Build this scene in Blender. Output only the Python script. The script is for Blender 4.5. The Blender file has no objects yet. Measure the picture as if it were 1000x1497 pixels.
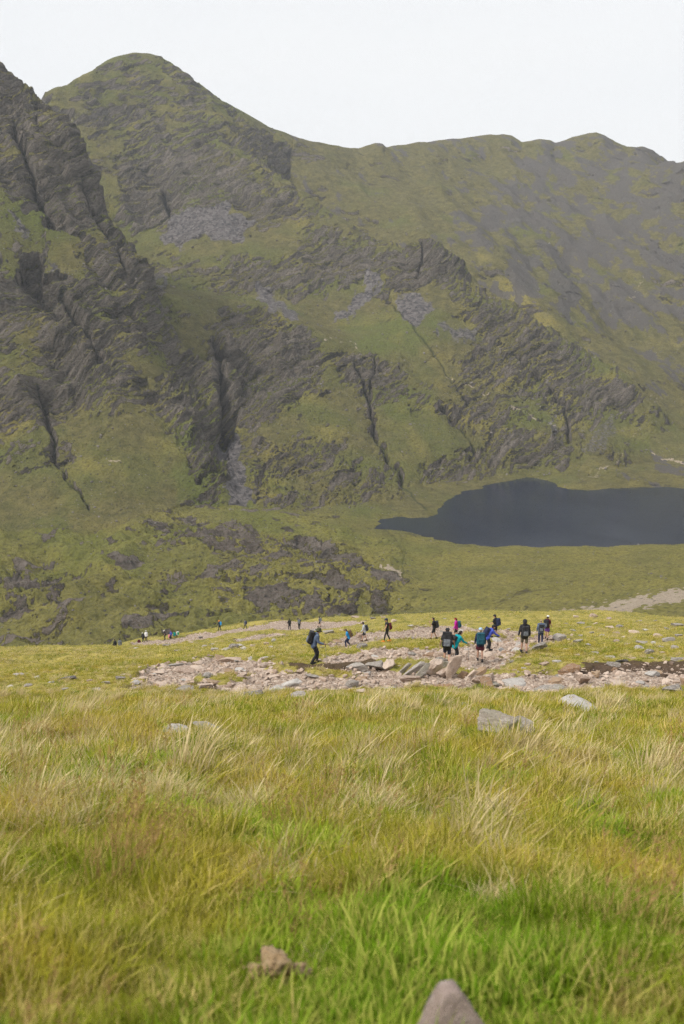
import bpy, bmesh, math, random
import numpy as np
from mathutils import Vector, Matrix, Euler

S = bpy.context.scene
COL = S.collection
PI = math.pi
R = math.radians
random.seed(7)
RNG = np.random.RandomState(11)
QUAL_U, QUAL_R = 1050, 1650

# ------------------------------------------------------------------ camera
PITCH = R(12.3)
FPX = 1455.4            # focal length in photograph pixels (35 mm on a 24 x 36 frame held upright)
cam_data = bpy.data.cameras.new('camera')
cam = bpy.data.objects.new('camera', cam_data)
COL.objects.link(cam)
cam.location = (0, 0, 0)
cam.rotation_euler = (R(90) - PITCH, 0, 0)
cam_data.sensor_fit = 'VERTICAL'
cam_data.sensor_height = 36.0
cam_data.lens = 35.0
cam_data.clip_start = 0.05
cam_data.clip_end = 20000
cam_data.dof.use_dof = True
cam_data.dof.focus_distance = 26.0
cam_data.dof.aperture_fstop = 2.6
S.camera = cam

# ------------------------------------------------------------------ sky and sun (overcast)
world = bpy.data.worlds.new('World')
S.world = world
world.use_nodes = True
wt = world.node_tree
wt.nodes.clear()
w_out = wt.nodes.new('ShaderNodeOutputWorld')
w_bg = wt.nodes.new('ShaderNodeBackground')
w_sky = wt.nodes.new('ShaderNodeTexSky')
w_sky.sky_type = 'NISHITA'
w_sky.sun_disc = False
SUN_EL, SUN_ROT = R(46), R(-112)     # sun high on the left and a little behind the camera, veiled by cloud
w_sky.sun_elevation = SUN_EL
w_sky.sun_rotation = SUN_ROT
w_sky.altitude = 600
w_sky.air_density = 1.0
w_sky.dust_density = 4.0
# the cloud sheet: the clear sky's colour is mostly hidden behind an even grey-white layer
w_geo = wt.nodes.new('ShaderNodeTexCoord')
w_map = wt.nodes.new('ShaderNodeMapping')
w_map.inputs['Scale'].default_value = (1.0, 1.0, 3.0)
w_noi = wt.nodes.new('ShaderNodeTexNoise')
w_noi.inputs['Scale'].default_value = 1.3
w_noi.inputs['Detail'].default_value = 4
w_ramp = wt.nodes.new('ShaderNodeValToRGB')
w_ramp.color_ramp.elements[0].position = 0.3
w_ramp.color_ramp.elements[0].color = (8.25, 8.45, 8.7, 1)
w_ramp.color_ramp.elements[1].position = 0.75
w_ramp.color_ramp.elements[1].color = (9.05, 9.1, 9.15, 1)
w_mix = wt.nodes.new('ShaderNodeMixRGB')
w_mix.inputs[0].default_value = 0.97
wt.links.new(w_geo.outputs['Generated'], w_map.inputs[0])
wt.links.new(w_map.outputs[0], w_noi.inputs['Vector'])
wt.links.new(w_noi.outputs[0], w_ramp.inputs[0])
wt.links.new(w_sky.outputs[0], w_mix.inputs[1])
wt.links.new(w_ramp.outputs[0], w_mix.inputs[2])
wt.links.new(w_mix.outputs[0], w_bg.inputs[0])
w_bg.inputs[1].default_value = 0.05
wt.links.new(w_bg.outputs[0], w_out.inputs[0])

sun_d = bpy.data.lights.new('sun', 'SUN')
sun_d.energy = 1.5
sun_d.angle = R(10)
sun_d.color = (1.0, 0.95, 0.86)
sun = bpy.data.objects.new('sun', sun_d)
COL.objects.link(sun)
# direction towards the sun in world space
sx, sy, sz = math.sin(SUN_ROT) * math.cos(SUN_EL), math.cos(SUN_ROT) * math.cos(SUN_EL), math.sin(SUN_EL)
sun.rotation_euler = Vector((sx, sy, sz)).to_track_quat('Z', 'Y').to_euler()

S.view_settings.view_transform = 'Standard'
S.view_settings.look = 'None'
S.view_settings.exposure = 1.14
S.view_settings.gamma = 1.0
try:
    S.cycles.use_denoising = True
    S.cycles.denoising_prefilter = 'NONE'
    S.cycles.use_adaptive_sampling = True
    S.cycles.adaptive_threshold = 0.02
    S.cycles.adaptive_min_samples = 24
    S.cycles.max_bounces = 3
    S.cycles.diffuse_bounces = 2
    S.cycles.glossy_bounces = 2
    S.cycles.transparent_max_bounces = 4
    S.cycles.volume_bounces = 0
    S.cycles.transmission_bounces = 2
except Exception:
    pass

# ------------------------------------------------------------------ helpers
def tag(o, label=None, cat=None, group=None, kind=None):
    if label: o['label'] = label
    if cat: o['category'] = cat
    if group: o['group'] = group
    if kind: o['kind'] = kind
    return o

def ray(px, py):
    """direction (per unit of forward distance y) of a point of the photograph"""
    u = (np.asarray(px, float) - 500.0) / FPX
    v = (748.5 - np.asarray(py, float)) / FPX
    y = math.cos(PITCH) + v * math.sin(PITCH)
    z = -math.sin(PITCH) + v * math.cos(PITCH)
    return u / y, z / y

def P3(px, py, D):
    a, b = ray(px, py)
    return (float(a) * D, D, float(b) * D)

def to_px(x, y, z):
    f = y * math.cos(PITCH) - z * math.sin(PITCH)
    up = y * math.sin(PITCH) + z * math.cos(PITCH)
    f = np.maximum(f, 0.01)
    return 500 + FPX * x / f, 748.5 - FPX * up / f

def smooth(a, b, x):
    t = np.clip((x - a) / (b - a), 0, 1)
    return t * t * (3 - 2 * t)

# gradient noise in numpy
def _h(ix, iy, iz, seed):
    h = (ix.astype(np.uint32) * np.uint32(374761393) + iy.astype(np.uint32) * np.uint32(668265263)
         + iz.astype(np.uint32) * np.uint32(2147483647 - 1013) + np.uint32(seed * 974711 & 0xffffffff))
    h = (h ^ (h >> np.uint32(13))) * np.uint32(1274126177)
    return h ^ (h >> np.uint32(16))

def noise3(x, y, z, seed=0):
    x = np.asarray(x, np.float32); y = np.asarray(y, np.float32); z = np.asarray(z, np.float32)
    x, y, z = np.broadcast_arrays(x, y, z)
    fx, fy, fz = np.floor(x), np.floor(y), np.floor(z)
    ix, iy, iz = fx.astype(np.int32), fy.astype(np.int32), fz.astype(np.int32)
    dx, dy, dz = x - fx, y - fy, z - fz
    ux = dx * dx * dx * (dx * (dx * 6 - 15) + 10)
    uy = dy * dy * dy * (dy * (dy * 6 - 15) + 10)
    uz = dz * dz * dz * (dz * (dz * 6 - 15) + 10)
    out = 0
    for a in (0, 1):
        wx = ux if a else 1 - ux
        for b in (0, 1):
            wy = uy if b else 1 - uy
            for c in (0, 1):
                wz = uz if c else 1 - uz
                h = _h(ix + a, iy + b, iz + c, seed)
                gx = ((h & np.uint32(255)).astype(np.float32) - 127.5) / 127.5
                gy = (((h >> np.uint32(8)) & np.uint32(255)).astype(np.float32) - 127.5) / 127.5
                gz = (((h >> np.uint32(16)) & np.uint32(255)).astype(np.float32) - 127.5) / 127.5
                out = out + wx * wy * wz * (gx * (dx - a) + gy * (dy - b) + gz * (dz - c))
    return out * 1.5

def noise2(x, y, seed=0):
    x = np.asarray(x, np.float32); y = np.asarray(y, np.float32)
    x, y = np.broadcast_arrays(x, y)
    fx, fy = np.floor(x), np.floor(y)
    ix, iy = fx.astype(np.int32), fy.astype(np.int32)
    dx, dy = x - fx, y - fy
    ux = dx * dx * dx * (dx * (dx * 6 - 15) + 10)
    uy = dy * dy * dy * (dy * (dy * 6 - 15) + 10)
    out = 0
    zz = np.zeros_like(ix)
    for a in (0, 1):
        wx = ux if a else 1 - ux
        for b in (0, 1):
            wy = uy if b else 1 - uy
            h = _h(ix + a, iy + b, zz, seed)
            gx = ((h & np.uint32(255)).astype(np.float32) - 127.5) / 127.5
            gy = (((h >> np.uint32(8)) & np.uint32(255)).astype(np.float32) - 127.5) / 127.5
            out = out + wx * wy * (gx * (dx - a) + gy * (dy - b))
    return out * 1.6

def fbm2(x, y, oct=4, seed=0, gain=0.5):
    s, a, f = 0, 1.0, 1.0
    for k in range(oct):
        s = s + a * noise2(x * f, y * f, seed + k * 17); a *= gain; f *= 2.03
    return s

def fbm3(x, y, z, oct=4, seed=0, gain=0.5):
    s, a, f = 0, 1.0, 1.0
    for k in range(oct):
        s = s + a * noise3(x * f, y * f, z * f, seed + k * 17); a *= gain; f *= 2.03
    return s

def ridged3(x, y, z, oct=4, seed=0, gain=0.5):
    s, a, f = 0, 1.0, 1.0
    for k in range(oct):
        s = s + a * (1 - 2.2 * np.abs(noise3(x * f, y * f, z * f, seed + k * 17))); a *= gain; f *= 2.07
    return s

def poly_sd(px, py, poly):
    """signed distance (positive inside) to a polygon"""
    d = np.full(px.shape, 1e9, np.float32)
    ins = np.zeros(px.shape, bool)
    n = len(poly)
    for i in range(n):
        x1, y1 = poly[i]; x2, y2 = poly[(i + 1) % n]
        ex, ey = x2 - x1, y2 - y1
        t = np.clip(((px - x1) * ex + (py - y1) * ey) / (ex * ex + ey * ey + 1e-9), 0, 1)
        d = np.minimum(d, np.hypot(px - x1 - t * ex, py - y1 - t * ey))
        if y1 != y2:
            c = ((y1 > py) != (y2 > py)) & (px < (x2 - x1) * (py - y1) / (y2 - y1) + x1)
            ins ^= c
    return np.where(ins, d, -d)

def line_d(px, py, pts):
    """distance to a polyline and the position along it (0..1)"""
    d = np.full(px.shape, 1e9, np.float32); tt = np.zeros(px.shape, np.float32)
    n = len(pts) - 1
    for i in range(n):
        x1, y1 = pts[i]; x2, y2 = pts[i + 1]
        ex, ey = x2 - x1, y2 - y1
        t = np.clip(((px - x1) * ex + (py - y1) * ey) / (ex * ex + ey * ey + 1e-9), 0, 1)
        e = np.hypot(px - x1 - t * ex, py - y1 - t * ey)
        m = e < d
        d = np.where(m, e, d); tt = np.where(m, (i + t) / n, tt)
    return d, tt

class RBF:
    def __init__(self, pts, vals, c=30.0, lam=0.0):
        self.p = np.array(pts, float); self.c = c
        d = np.sqrt(((self.p[:, None] - self.p[None]) ** 2).sum(2) + c * c)
        n = len(pts)
        A = np.zeros((n + 1, n + 1))
        A[:n, :n] = d - lam * np.eye(n)
        A[:n, n] = 1; A[n, :n] = 1
        self.w = np.linalg.solve(A, np.append(np.array(vals, float), 0))
    def __call__(self, x, y):
        x = np.asarray(x, np.float32); y = np.asarray(y, np.float32)
        s = np.full(x.shape, self.w[-1], np.float32)
        c2 = np.float32(self.c ** 2)
        for (a, b), w in zip(self.p, self.w):
            s += np.float32(w) * np.sqrt((x - np.float32(a)) ** 2 + (y - np.float32(b)) ** 2 + c2)
        return s

def grid_mesh(name, X, Y, Z, mat, attrs=None, parent=None):
    """one mesh from a grid of points; attrs: name -> per-vertex array"""
    n, m = X.shape
    co = np.empty((n * m, 3), np.float32)
    co[:, 0] = X.ravel(); co[:, 1] = Y.ravel(); co[:, 2] = Z.ravel()
    idx = np.arange(n * m).reshape(n, m)
    q = np.stack([idx[:-1, :-1], idx[:-1, 1:], idx[1:, 1:], idx[1:, :-1]], -1).reshape(-1, 4)
    me = bpy.data.meshes.new(name)
    me.vertices.add(n * m); me.vertices.foreach_set('co', co.ravel())
    me.loops.add(q.size); me.loops.foreach_set('vertex_index', q.ravel().astype(np.int32))
    me.polygons.add(len(q)); me.polygons.foreach_set('loop_start', (np.arange(len(q)) * 4).astype(np.int32))
    me.polygons.foreach_set('use_smooth', np.ones(len(q), bool))
    me.update(calc_edges=True)
    for k, v in (attrs or {}).items():
        at = me.attributes.new(k, 'FLOAT', 'POINT')
        at.data.foreach_set('value', np.ascontiguousarray(v.ravel(), dtype=np.float32))
    me.materials.append(mat)
    o = bpy.data.objects.new(name, me); COL.objects.link(o)
    if parent: o.parent = parent
    return o

def raw_mesh(name, co, faces_flat, starts, mat, attrs=None, smooth_=True):
    me = bpy.data.meshes.new(name)
    me.vertices.add(len(co)); me.vertices.foreach_set('co', np.asarray(co, np.float32).ravel())
    if len(faces_flat):
        me.loops.add(len(faces_flat)); me.loops.foreach_set('vertex_index', np.asarray(faces_flat, np.int32))
        me.polygons.add(len(starts)); me.polygons.foreach_set('loop_start', np.asarray(starts, np.int32))
        me.polygons.foreach_set('use_smooth', np.full(len(starts), smooth_, bool))
    me.update(calc_edges=True)
    for k, v in (attrs or {}).items():
        if v.ndim == 2:
            at = me.attributes.new(k, 'FLOAT_VECTOR', 'POINT'); at.data.foreach_set('vector', np.ascontiguousarray(v, np.float32).ravel())
        elif v.dtype.kind == 'i':
            at = me.attributes.new(k, 'INT', 'POINT'); at.data.foreach_set('value', np.ascontiguousarray(v, np.int32))
        else:
            at = me.attributes.new(k, 'FLOAT', 'POINT'); at.data.foreach_set('value', np.ascontiguousarray(v, np.float32))
    if mat: me.materials.append(mat)
    return me

def grid_normals(X, Y, Z):
    P = np.stack([X, Y, Z], -1).astype(np.float32)
    du = np.empty_like(P); dv = np.empty_like(P)
    du[:, 1:-1] = P[:, 2:] - P[:, :-2]; du[:, 0] = P[:, 1] - P[:, 0]; du[:, -1] = P[:, -1] - P[:, -2]
    dv[1:-1] = P[2:] - P[:-2]; dv[0] = P[1] - P[0]; dv[-1] = P[-1] - P[-2]
    N = np.cross(du, dv)
    N /= np.linalg.norm(N, axis=-1, keepdims=True) + 1e-12
    N[N[..., 2] < 0] *= -1
    return N

# ------------------------------------------------------------------ node helpers
class NT:
    def __init__(self, name):
        self.m = bpy.data.materials.new(name); self.m.use_nodes = True
        self.t = self.m.node_tree; self.t.nodes.clear()
        self.out = self.t.nodes.new('ShaderNodeOutputMaterial')
    def n(self, typ, **kw):
        nd = self.t.nodes.new(typ)
        for k, v in kw.items(): setattr(nd, k, v)
        return nd
    def l(self, a, b): self.t.links.new(a, b)
    def set(self, sock, v):
        if hasattr(v, 'links') or hasattr(v, 'is_linked'): self.l(v, sock)
        else: sock.default_value = v
    def attr(self, name):
        return self.n('ShaderNodeAttribute', attribute_name=name).outputs['Fac']
    def pos(self): return self.n('ShaderNodeNewGeometry').outputs['Position']
    def mapping(self, vec, scale=(1, 1, 1), rot=(0, 0, 0)):
        m = self.n('ShaderNodeMapping'); self.l(vec, m.inputs[0])
        m.inputs['Scale'].default_value = scale; m.inputs['Rotation'].default_value = rot
        return m.outputs[0]
    def noise(self, vec, scale, detail=4, rough=0.55, dist=0.0, col=False):
        n = self.n('ShaderNodeTexNoise'); self.l(vec, n.inputs['Vector'])
        n.inputs['Scale'].default_value = scale; n.inputs['Detail'].default_value = detail
        n.inputs['Roughness'].default_value = rough; n.inputs['Distortion'].default_value = dist
        return n.outputs['Color' if col else 0]
    def voro(self, vec, scale, feat='F1', out='Distance'):
        n = self.n('ShaderNodeTexVoronoi', feature=feat); self.l(vec, n.inputs['Vector'])
        n.inputs['Scale'].default_value = scale
        return n.outputs[out]
    def ramp(self, fac, stops, interp='LINEAR'):
        r = self.n('ShaderNodeValToRGB'); self.set(r.inputs[0], fac)
        cr = r.color_ramp; cr.interpolation = interp
        while len(cr.elements) < len(stops): cr.elements.new(0.5)
        for e, (p, c) in zip(cr.elements, stops):
            e.position = p
            e.color = (c, c, c, 1) if not isinstance(c, (tuple, list)) else (*c[:3], 1)
        return r.outputs[0]
    def math(self, op, a, b=0.0, c=None, clamp=False):
        m = self.n('ShaderNodeMath', operation=op); m.use_clamp = clamp
        self.set(m.inputs[0], a); self.set(m.inputs[1], b)
        if c is not None: self.set(m.inputs[2], c)
        return m.outputs[0]
    def mix(self, f, a, b, mode='MIX'):
        m = self.n('ShaderNodeMixRGB', blend_type=mode)
        self.set(m.inputs[0], f)
        self.set(m.inputs[1], (*a, 1) if isinstance(a, tuple) and len(a) == 3 else a)
        self.set(m.inputs[2], (*b, 1) if isinstance(b, tuple) and len(b) == 3 else b)
        return m.outputs[0]
    def bsdf(self, col, rough=0.9, spec=0.2, bump=None, bump_d=0.1, bump_s=1.0, **kw):
        b = self.n('ShaderNodeBsdfPrincipled')
        self.set(b.inputs['Base Color'], (*col, 1) if isinstance(col, tuple) and len(col) == 3 else col)
        self.set(b.inputs['Roughness'], rough)
        b.inputs['Specular IOR Level'].default_value = spec
        for k, v in kw.items(): self.set(b.inputs[k], v)
        if bump is not None:
            bp = self.n('ShaderNodeBump'); self.l(bump, bp.inputs['Height'])
            bp.inputs['Distance'].default_value = bump_d; bp.inputs['Strength'].default_value = bump_s
            self.l(bp.outputs[0], b.inputs['Normal'])
        self.l(b.outputs[0], self.out.inputs[0])
        return b
# ================================================================== THE MOUNTAINS
LAKE_Z = -150.0

def comp(ctrl, extra, c):
    pts, vals = [], []
    for px, py, D in ctrl:
        x, y, z = P3(px, py, D); pts.append((x, y)); vals.append(z)
    for x, y, z in extra:
        pts.append((x, y)); vals.append(z)
    return RBF(pts, vals, c)

# left crag
A_ctrl = [(-120, -20, 990), (-60, 50, 955), (0, 97, 930), (36, 128, 925), (60, 152, 920), (100, 192, 905), (130, 252, 890), (162, 302, 880),
          (192, 362, 868), (220, 420, 855), (236, 472, 840),
          (0, 200, 880), (60, 250, 870), (100, 330, 850), (0, 300, 832), (60, 400, 805), (150, 400, 830), (-100, 300, 830), (0, 400, 795), (100, 470, 785), (0, 500, 760),
          (160, 500, 790), (220, 540, 790), (60, 600, 722), (150, 630, 700), (0, 650, 690), (-120, 500, 760), (-120, 650, 680),
          (0, 740, 622), (100, 740, 620), (190, 740, 632), (250, 740, 645), (290, 745, 655), (250, 640, 712), (290, 660, 705), (325, 735, 668),
          (328, 560, 845), (325, 500, 900), (250, 520, 832), (280, 600, 772), (-120, 740, 610)]
A_ex = [(-60, 560, -146), (-160, 540, -142), (-300, 520, -135), (-20, 600, -160), (-45, 690, -162), (-60, 780, -150), (-60, 900, -120), (-80, 1000, -120), (-120, 1050, -60),
        (-220, 1080, 0), (-330, 1090, 120), (-320, 1000, 190), (-450, 1000, 220), (-450, 700, -20), (40, 650, -220), (60, 850, -240), (0, 1000, -220), (-400, 560, -80)]
for px, py, D, dD, dz in [(0, 97, 930, 90, 70), (60, 152, 920, 90, 90), (100, 192, 905, 80, 90), (130, 252, 890, 70, 90), (192, 362, 868, 60, 90), (236, 472, 840, 60, 80)]:
    x, y, z = P3(px, py, D); A_ex.append((x + 25, y + dD, z - dz))
CA = comp(A_ctrl, A_ex, 14)

# main peak, its corrie, the hump in front of it and the long spur that runs down to the lake
B_ctrl = [(65, 137, 1450), (100, 122, 1480), (150, 95, 1540), (185, 80, 1580), (215, 77, 1600), (238, 83, 1605), (262, 99, 1600), (300, 126, 1610), (350, 160, 1640),
          (400, 189, 1680), (450, 206, 1720), (520, 216, 1780),
          (100, 190, 1400), (150, 170, 1450), (120, 240, 1350), (240, 165, 1480), (330, 180, 1480), (190, 240, 1370), (300, 235, 1400), (160, 280, 1320), (210, 330, 1280), (180, 340, 1260),
          (260, 305, 1300), (230, 350, 1240), (240, 380, 1190), (330, 300, 1290), (370, 330, 1260), (390, 240, 1420), (440, 275, 1370), (475, 302, 1340), (510, 325, 1300),
          (540, 345, 1275), (575, 358, 1245), (430, 320, 1280), (480, 350, 1230), (300, 350, 1215), (350, 385, 1160), (400, 370, 1190), (450, 410, 1130), (300, 390, 1150), (520, 400, 1170),
          (592, 372, 1205), (603, 357, 1195), (620, 347, 1185), (645, 360, 1170), (668, 380, 1155), (682, 404, 1140), (600, 412, 1115), (560, 425, 1110), (650, 402, 1122), (350, 430, 1085),
          (420, 440, 1075), (520, 455, 1070), (480, 470, 1040), (250, 425, 1040), (500, 490, 1000), (620, 480, 1010), (700, 418, 1128), (735, 437, 1110), (760, 450, 1100), (800, 480, 1080), (860, 516, 1050),
          (910, 546, 1022), (938, 572, 1000), (948, 590, 985),
          (235, 432, 920), (300, 438, 965), (370, 447, 965), (430, 472, 945), (465, 505, 925), (475, 550, 890), (330, 480, 935), (400, 490, 925), (400, 550, 885), (340, 560, 860), (340, 620, 815),
          (440, 590, 845), (380, 630, 800), (520, 560, 900), (560, 600, 870), (350, 700, 715), (340, 745, 665), (420, 700, 730), (400, 745, 675), (490, 680, 755), (480, 740, 690), (540, 740, 700), (540, 690, 760),
          (600, 560, 915), (700, 560, 950), (780, 580, 955), (850, 590, 965), (640, 640, 845), (600, 690, 785), (700, 640, 870), (780, 630, 885), (840, 640, 900), (740, 520, 1010), (820, 540, 1010), (900, 590, 975),
          (880, 650, 880), (840, 680, 835), (700, 480, 1050), (640, 700, 790), (760, 695, 825), (580, 740, 700)]
B_ex = [(-760, 1300, 150), (-700, 1600, 200), (-500, 1750, 240), (-330, 1900, 200), (-150, 1900, 150), (50, 2050, 120), (-900, 1700, 100), (-600, 1100, 60), (-420, 1200, 80), (-350, 1050, 20), (-300, 900, -60),
        (-250, 800, -110), (-200, 700, -140), (-150, 600, -155), (0, 560, -156), (100, 560, -170), (150, 650, -175), (230, 780, -175), (300, 850, -175), (420, 900, -190), (450, 1050, -190)]
for px, py, D in [(390, 240, 1420), (440, 275, 1370), (475, 302, 1340), (510, 325, 1300), (540, 345, 1275), (575, 358, 1245), (620, 347, 1185), (668, 380, 1155), (700, 418, 1128), (760, 450, 1100), (800, 480, 1080), (860, 516, 1050), (910, 546, 1022), (945, 585, 995)]:
    x, y, z = P3(px, py, D); B_ex.append((x + 45, y + 70, z - 62)); B_ex.append((x + 130, y + 130, z - 150))
for px, py, D in B_ctrl[:12]:
    x, y, z = P3(px, py, D); B_ex.append((x, y + 70, z - 30))
CB = comp(B_ctrl, B_ex, 11)

# the far right mountain and the upper valley behind the spur
C_ctrl = [(300, 150, 1690), (350, 163, 1690), (400, 190, 1710), (450, 206, 1740), (520, 215, 1785), (560, 214, 1850), (600, 211, 1900), (640, 207, 1930), (680, 203, 1950), (740, 196, 2000), (765, 207, 2020), (795, 204, 2030), (815, 210, 2020), (845, 200, 1980),
          (870, 194, 1950), (900, 206, 1930), (935, 216, 1880), (960, 222, 1850), (985, 238, 1820), (1010, 235, 1720), (1060, 205, 1620), (1140, 170, 1560),
          (420, 215, 1640), (460, 260, 1560), (500, 250, 1640), (540, 300, 1500), (600, 270, 1640), (620, 340, 1380), (600, 330, 1420), (660, 340, 1390), (700, 280, 1650), (780, 290, 1650), (860, 300, 1620), (930, 300, 1600), (1000, 300, 1520),
          (700, 385, 1290), (740, 400, 1280), (770, 440, 1220), (850, 400, 1390), (950, 400, 1380), (1060, 400, 1350), (800, 470, 1170), (830, 490, 1150), (900, 500, 1210), (1000, 500, 1240), (880, 530, 1100),
          (930, 560, 1060), (960, 590, 1030), (1000, 580, 1080), (950, 640, 935), (1010, 650, 920), (900, 680, 850), (1000, 690, 832), (860, 698, 812), (1100, 640, 980), (1120, 520, 1200), (700, 240, 1800), (870, 240, 1800), (900, 710, 788), (1000, 713, 783), (1100, 713, 783)]
C_ex = [(-150, 1850, 150), (100, 2050, 170), (300, 2250, 180), (500, 2300, 180), (700, 2150, 180), (800, 1800, 300), (250, 850, -160), (200, 780, -170), (380, 760, -160), (100, 900, -200), (0, 1100, -200), (-100, 1300, -60),
        (-200, 1500, 60), (-350, 1700, 80), (250, 1000, -140), (600, 700, -150), (700, 1000, -20), (150, 1150, -110)]
for px, py, D in [(765, 207, 2020), (870, 194, 1950), (935, 216, 1880), (985, 238, 1820), (680, 203, 1950), (600, 211, 1900)]:
    x, y, z = P3(px, py, D); C_ex.append((x + 20, y + 90, z - 60))
for px, py, D in C_ctrl[4:22]:
    x, y, z = P3(px, py, D); C_ex.append((x * 1.03, y * 1.03 + 10, z - 30))
CC = comp(C_ctrl, C_ex, 16)

# valley floor between the hillside and the mountains
V_ctrl = [(0, 940, 385), (0, 880, 440), (0, 800, 545), (-150, 850, 470), (150, 900, 415), (150, 800, 550), (300, 905, 420), (300, 800, 560), (300, 740, 655), (450, 900, 430), (450, 800, 565), (480, 760, 640), (550, 768, 645), (600, 900, 425),
          (620, 786, 614), (600, 830, 530), (700, 799, 589), (750, 800, 588), (750, 860, 450), (850, 797, 592), (1000, 795, 596), (1150, 800, 590), (840, 897, 382), (900, 888, 385), (1000, 871, 395), (1000, 825, 500), (1150, 850, 420), (390, 745, 680), (850, 840, 480)]
V_ex = [(0, 200, -112), (-120, 250, -118), (150, 250, -100), (-250, 300, -130), (300, 250, -80), (0, 320, -134), (-300, 500, -135), (450, 450, -118), (0, 800, -190), (300, 800, -185), (-200, 800, -165), (500, 800, -185), (0, 1200, -260),
        (600, 1200, -260), (-500, 1200, -200), (0, 2200, -400), (-900, 2000, -400), (900, 2000, -400)]
CV = comp(V_ctrl, V_ex, 25)

def smax(a, b, k):
    h = np.clip(0.5 + 0.5 * (a - b) / k, 0, 1)
    return b * (1 - h) + a * h + k * h * (1 - h)

# lake outline, traced on the water plane
LAKE_PX = [(551, 766), (560, 758), (580, 755), (600, 758), (625, 757), (635, 752), (645, 742), (655, 731), (672, 720), (700, 714), (712, 709), (735, 704), (770, 698), (785, 699), (800, 703), (818, 711), (838, 716), (860, 717),
           (885, 715), (930, 713), (960, 712), (1000, 714), (1100, 716), (1180, 724), (1200, 760), (1120, 790), (1000, 794), (940, 796), (890, 799), (800, 799), (730, 799), (680, 796), (640, 789), (620, 783), (600, 777), (570, 775), (556, 773)]
def on_water(px, py):
    a, b = ray(px, py)
    D = LAKE_Z / float(b)
    return (float(a) * D, D)
LAKE_XY = [on_water(*p) for p in LAKE_PX]

def base_terrain(X, Y):
    a, b, c, v = CA(X, Y), CB(X, Y), CC(X, Y), CV(X, Y)
    z = smax(smax(a, b, 5.0), smax(c, v, 6.0), 6.0)
    ids = np.argmax(np.stack([a, b, c, v]), 0)
    return z, ids

def terrain_hit(px, py, lo=330.0, hi=2100.0):
    a, b = ray(px, py)
    D = np.linspace(lo, hi, 1800)
    z, _ = base_terrain(float(a) * D, D)
    k = np.argmax(z > float(b) * D)
    return float(a) * D[k], D[k], float(z[k])

# ridge lines brought to their surveyed heights: bearing -> (distance, height correction)
RIDGE = [(0, 97), (10, 101), (22, 112), (36, 130), (48, 137), (60, 150), (66, 134), (72, 133), (85, 127), (100, 122), (118, 112), (135, 105), (150, 95), (162, 87), (180, 80), (200, 77), (225, 78), (240, 83), (256, 92), (275, 106), (300, 127), (325, 145), (350, 160),
         (400, 189), (450, 206), (500, 215), (525, 217), (536, 213), (548, 210), (558, 211), (564, 215), (590, 213), (620, 208), (650, 204), (680, 202), (710, 198), (735, 196), (748, 198), (764, 207), (775, 206), (790, 203), (803, 205), (813, 210),
         (830, 204), (850, 198), (870, 194), (884, 198), (900, 207), (918, 213), (932, 215), (942, 214), (955, 219), (970, 228), (985, 239), (1000, 236), (1030, 222), (1060, 205)]
_rx = np.array([p[0] for p in RIDGE], float); _ry = np.array([p[1] for p in RIDGE], float)
_u = np.arange(0, 1061, 4.0)
def _ridge_scan(delta_u, delta_h, delta_D):
    outD, outh = [], []
    for px in _u:
        a, _ = ray(px, 190); D = np.linspace(850, 2150, 500); x = float(a) * D
        z, _i = _base(x, D)
        if delta_h is not None:
            h = np.interp(x / D, delta_u, delta_h); Dr = np.interp(x / D, delta_u, delta_D)
            z = z + h * np.exp(-((D - Dr) / 110.0) ** 2)
        qx, qy = to_px(x, D, z); k = int(np.argmin(qy))
        outD.append(D[k]); outh.append((qy[k] - np.interp(px, _rx, _ry)) / FPX * D[k] / math.cos(PITCH) ** 0)
    return np.array(outD), np.array(outh)
_base = base_terrain
_ua = (_u - 500) / FPX / (math.cos(PITCH) + (748.5 - 190) / FPX * math.sin(PITCH))
_D0, _hh = _ridge_scan(None, None, None)
_H = _hh.copy()
for _k in range(2):
    _D1, _hh = _ridge_scan(_ua, _H, _D0); _H = _H + 0.8 * _hh
def base_terrain(X, Y):
    z, ids = _base(X, Y)
    u = X / np.maximum(Y, 1)
    h = np.interp(u, _ua, _H); Dr = np.interp(u, _ua, _D0)
    h = h * smooth(-0.40, -0.345, u) * (1 - smooth(0.38, 0.42, u))
    return (z + h * np.exp(-((Y - Dr) / 110.0) ** 2)).astype(np.float32), ids
# rows closer together where the slope faces the viewer, so that cliffs get as many points as they need
def u_samples(dense, n_dense, wide, n_wide):
    a = np.linspace(-dense, dense, n_dense)
    b = dense + (wide - dense) * (np.linspace(0, 1, n_wide + 1)[1:] ** 1.3)
    return np.concatenate([-b[::-1], a, b])
NU, NR = (QUAL_U, QUAL_R)
U = u_samples(0.395, NU, 0.70, NU // 10)
Yc = np.linspace(300, 2350, 700)
Uc = np.linspace(-0.70, 0.70, 180)
GX, GY = np.meshgrid(Uc, Yc)
zc, _ = base_terrain(GX * GY, GY)
el = np.arctan2(zc, GY)
wgt = np.abs(np.diff(el, axis=0)) * FPX + 0.12 * (Yc[1:] - Yc[:-1])[:, None] * (700.0 / Yc[1:, None]) ** 1.2
k = np.ones(5) / 5
for _ in range(4):
    wgt = np.apply_along_axis(lambda r: np.convolve(np.pad(r, 2, mode='edge'), k, 'valid'), 1, wgt)
cum = np.vstack([np.zeros((1, len(Uc))), np.cumsum(wgt, 0)])
cum /= cum[-1]
tt = np.linspace(0, 1, NR)
rows_c = np.stack([np.interp(tt, cum[:, j], Yc) for j in range(len(Uc))], 1)
Yg = np.stack([np.interp(U, Uc, rows_c[i]) for i in range(NR)], 0).astype(np.float32)
Xg = (Yg * U[None, :]).astype(np.float32)
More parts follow.
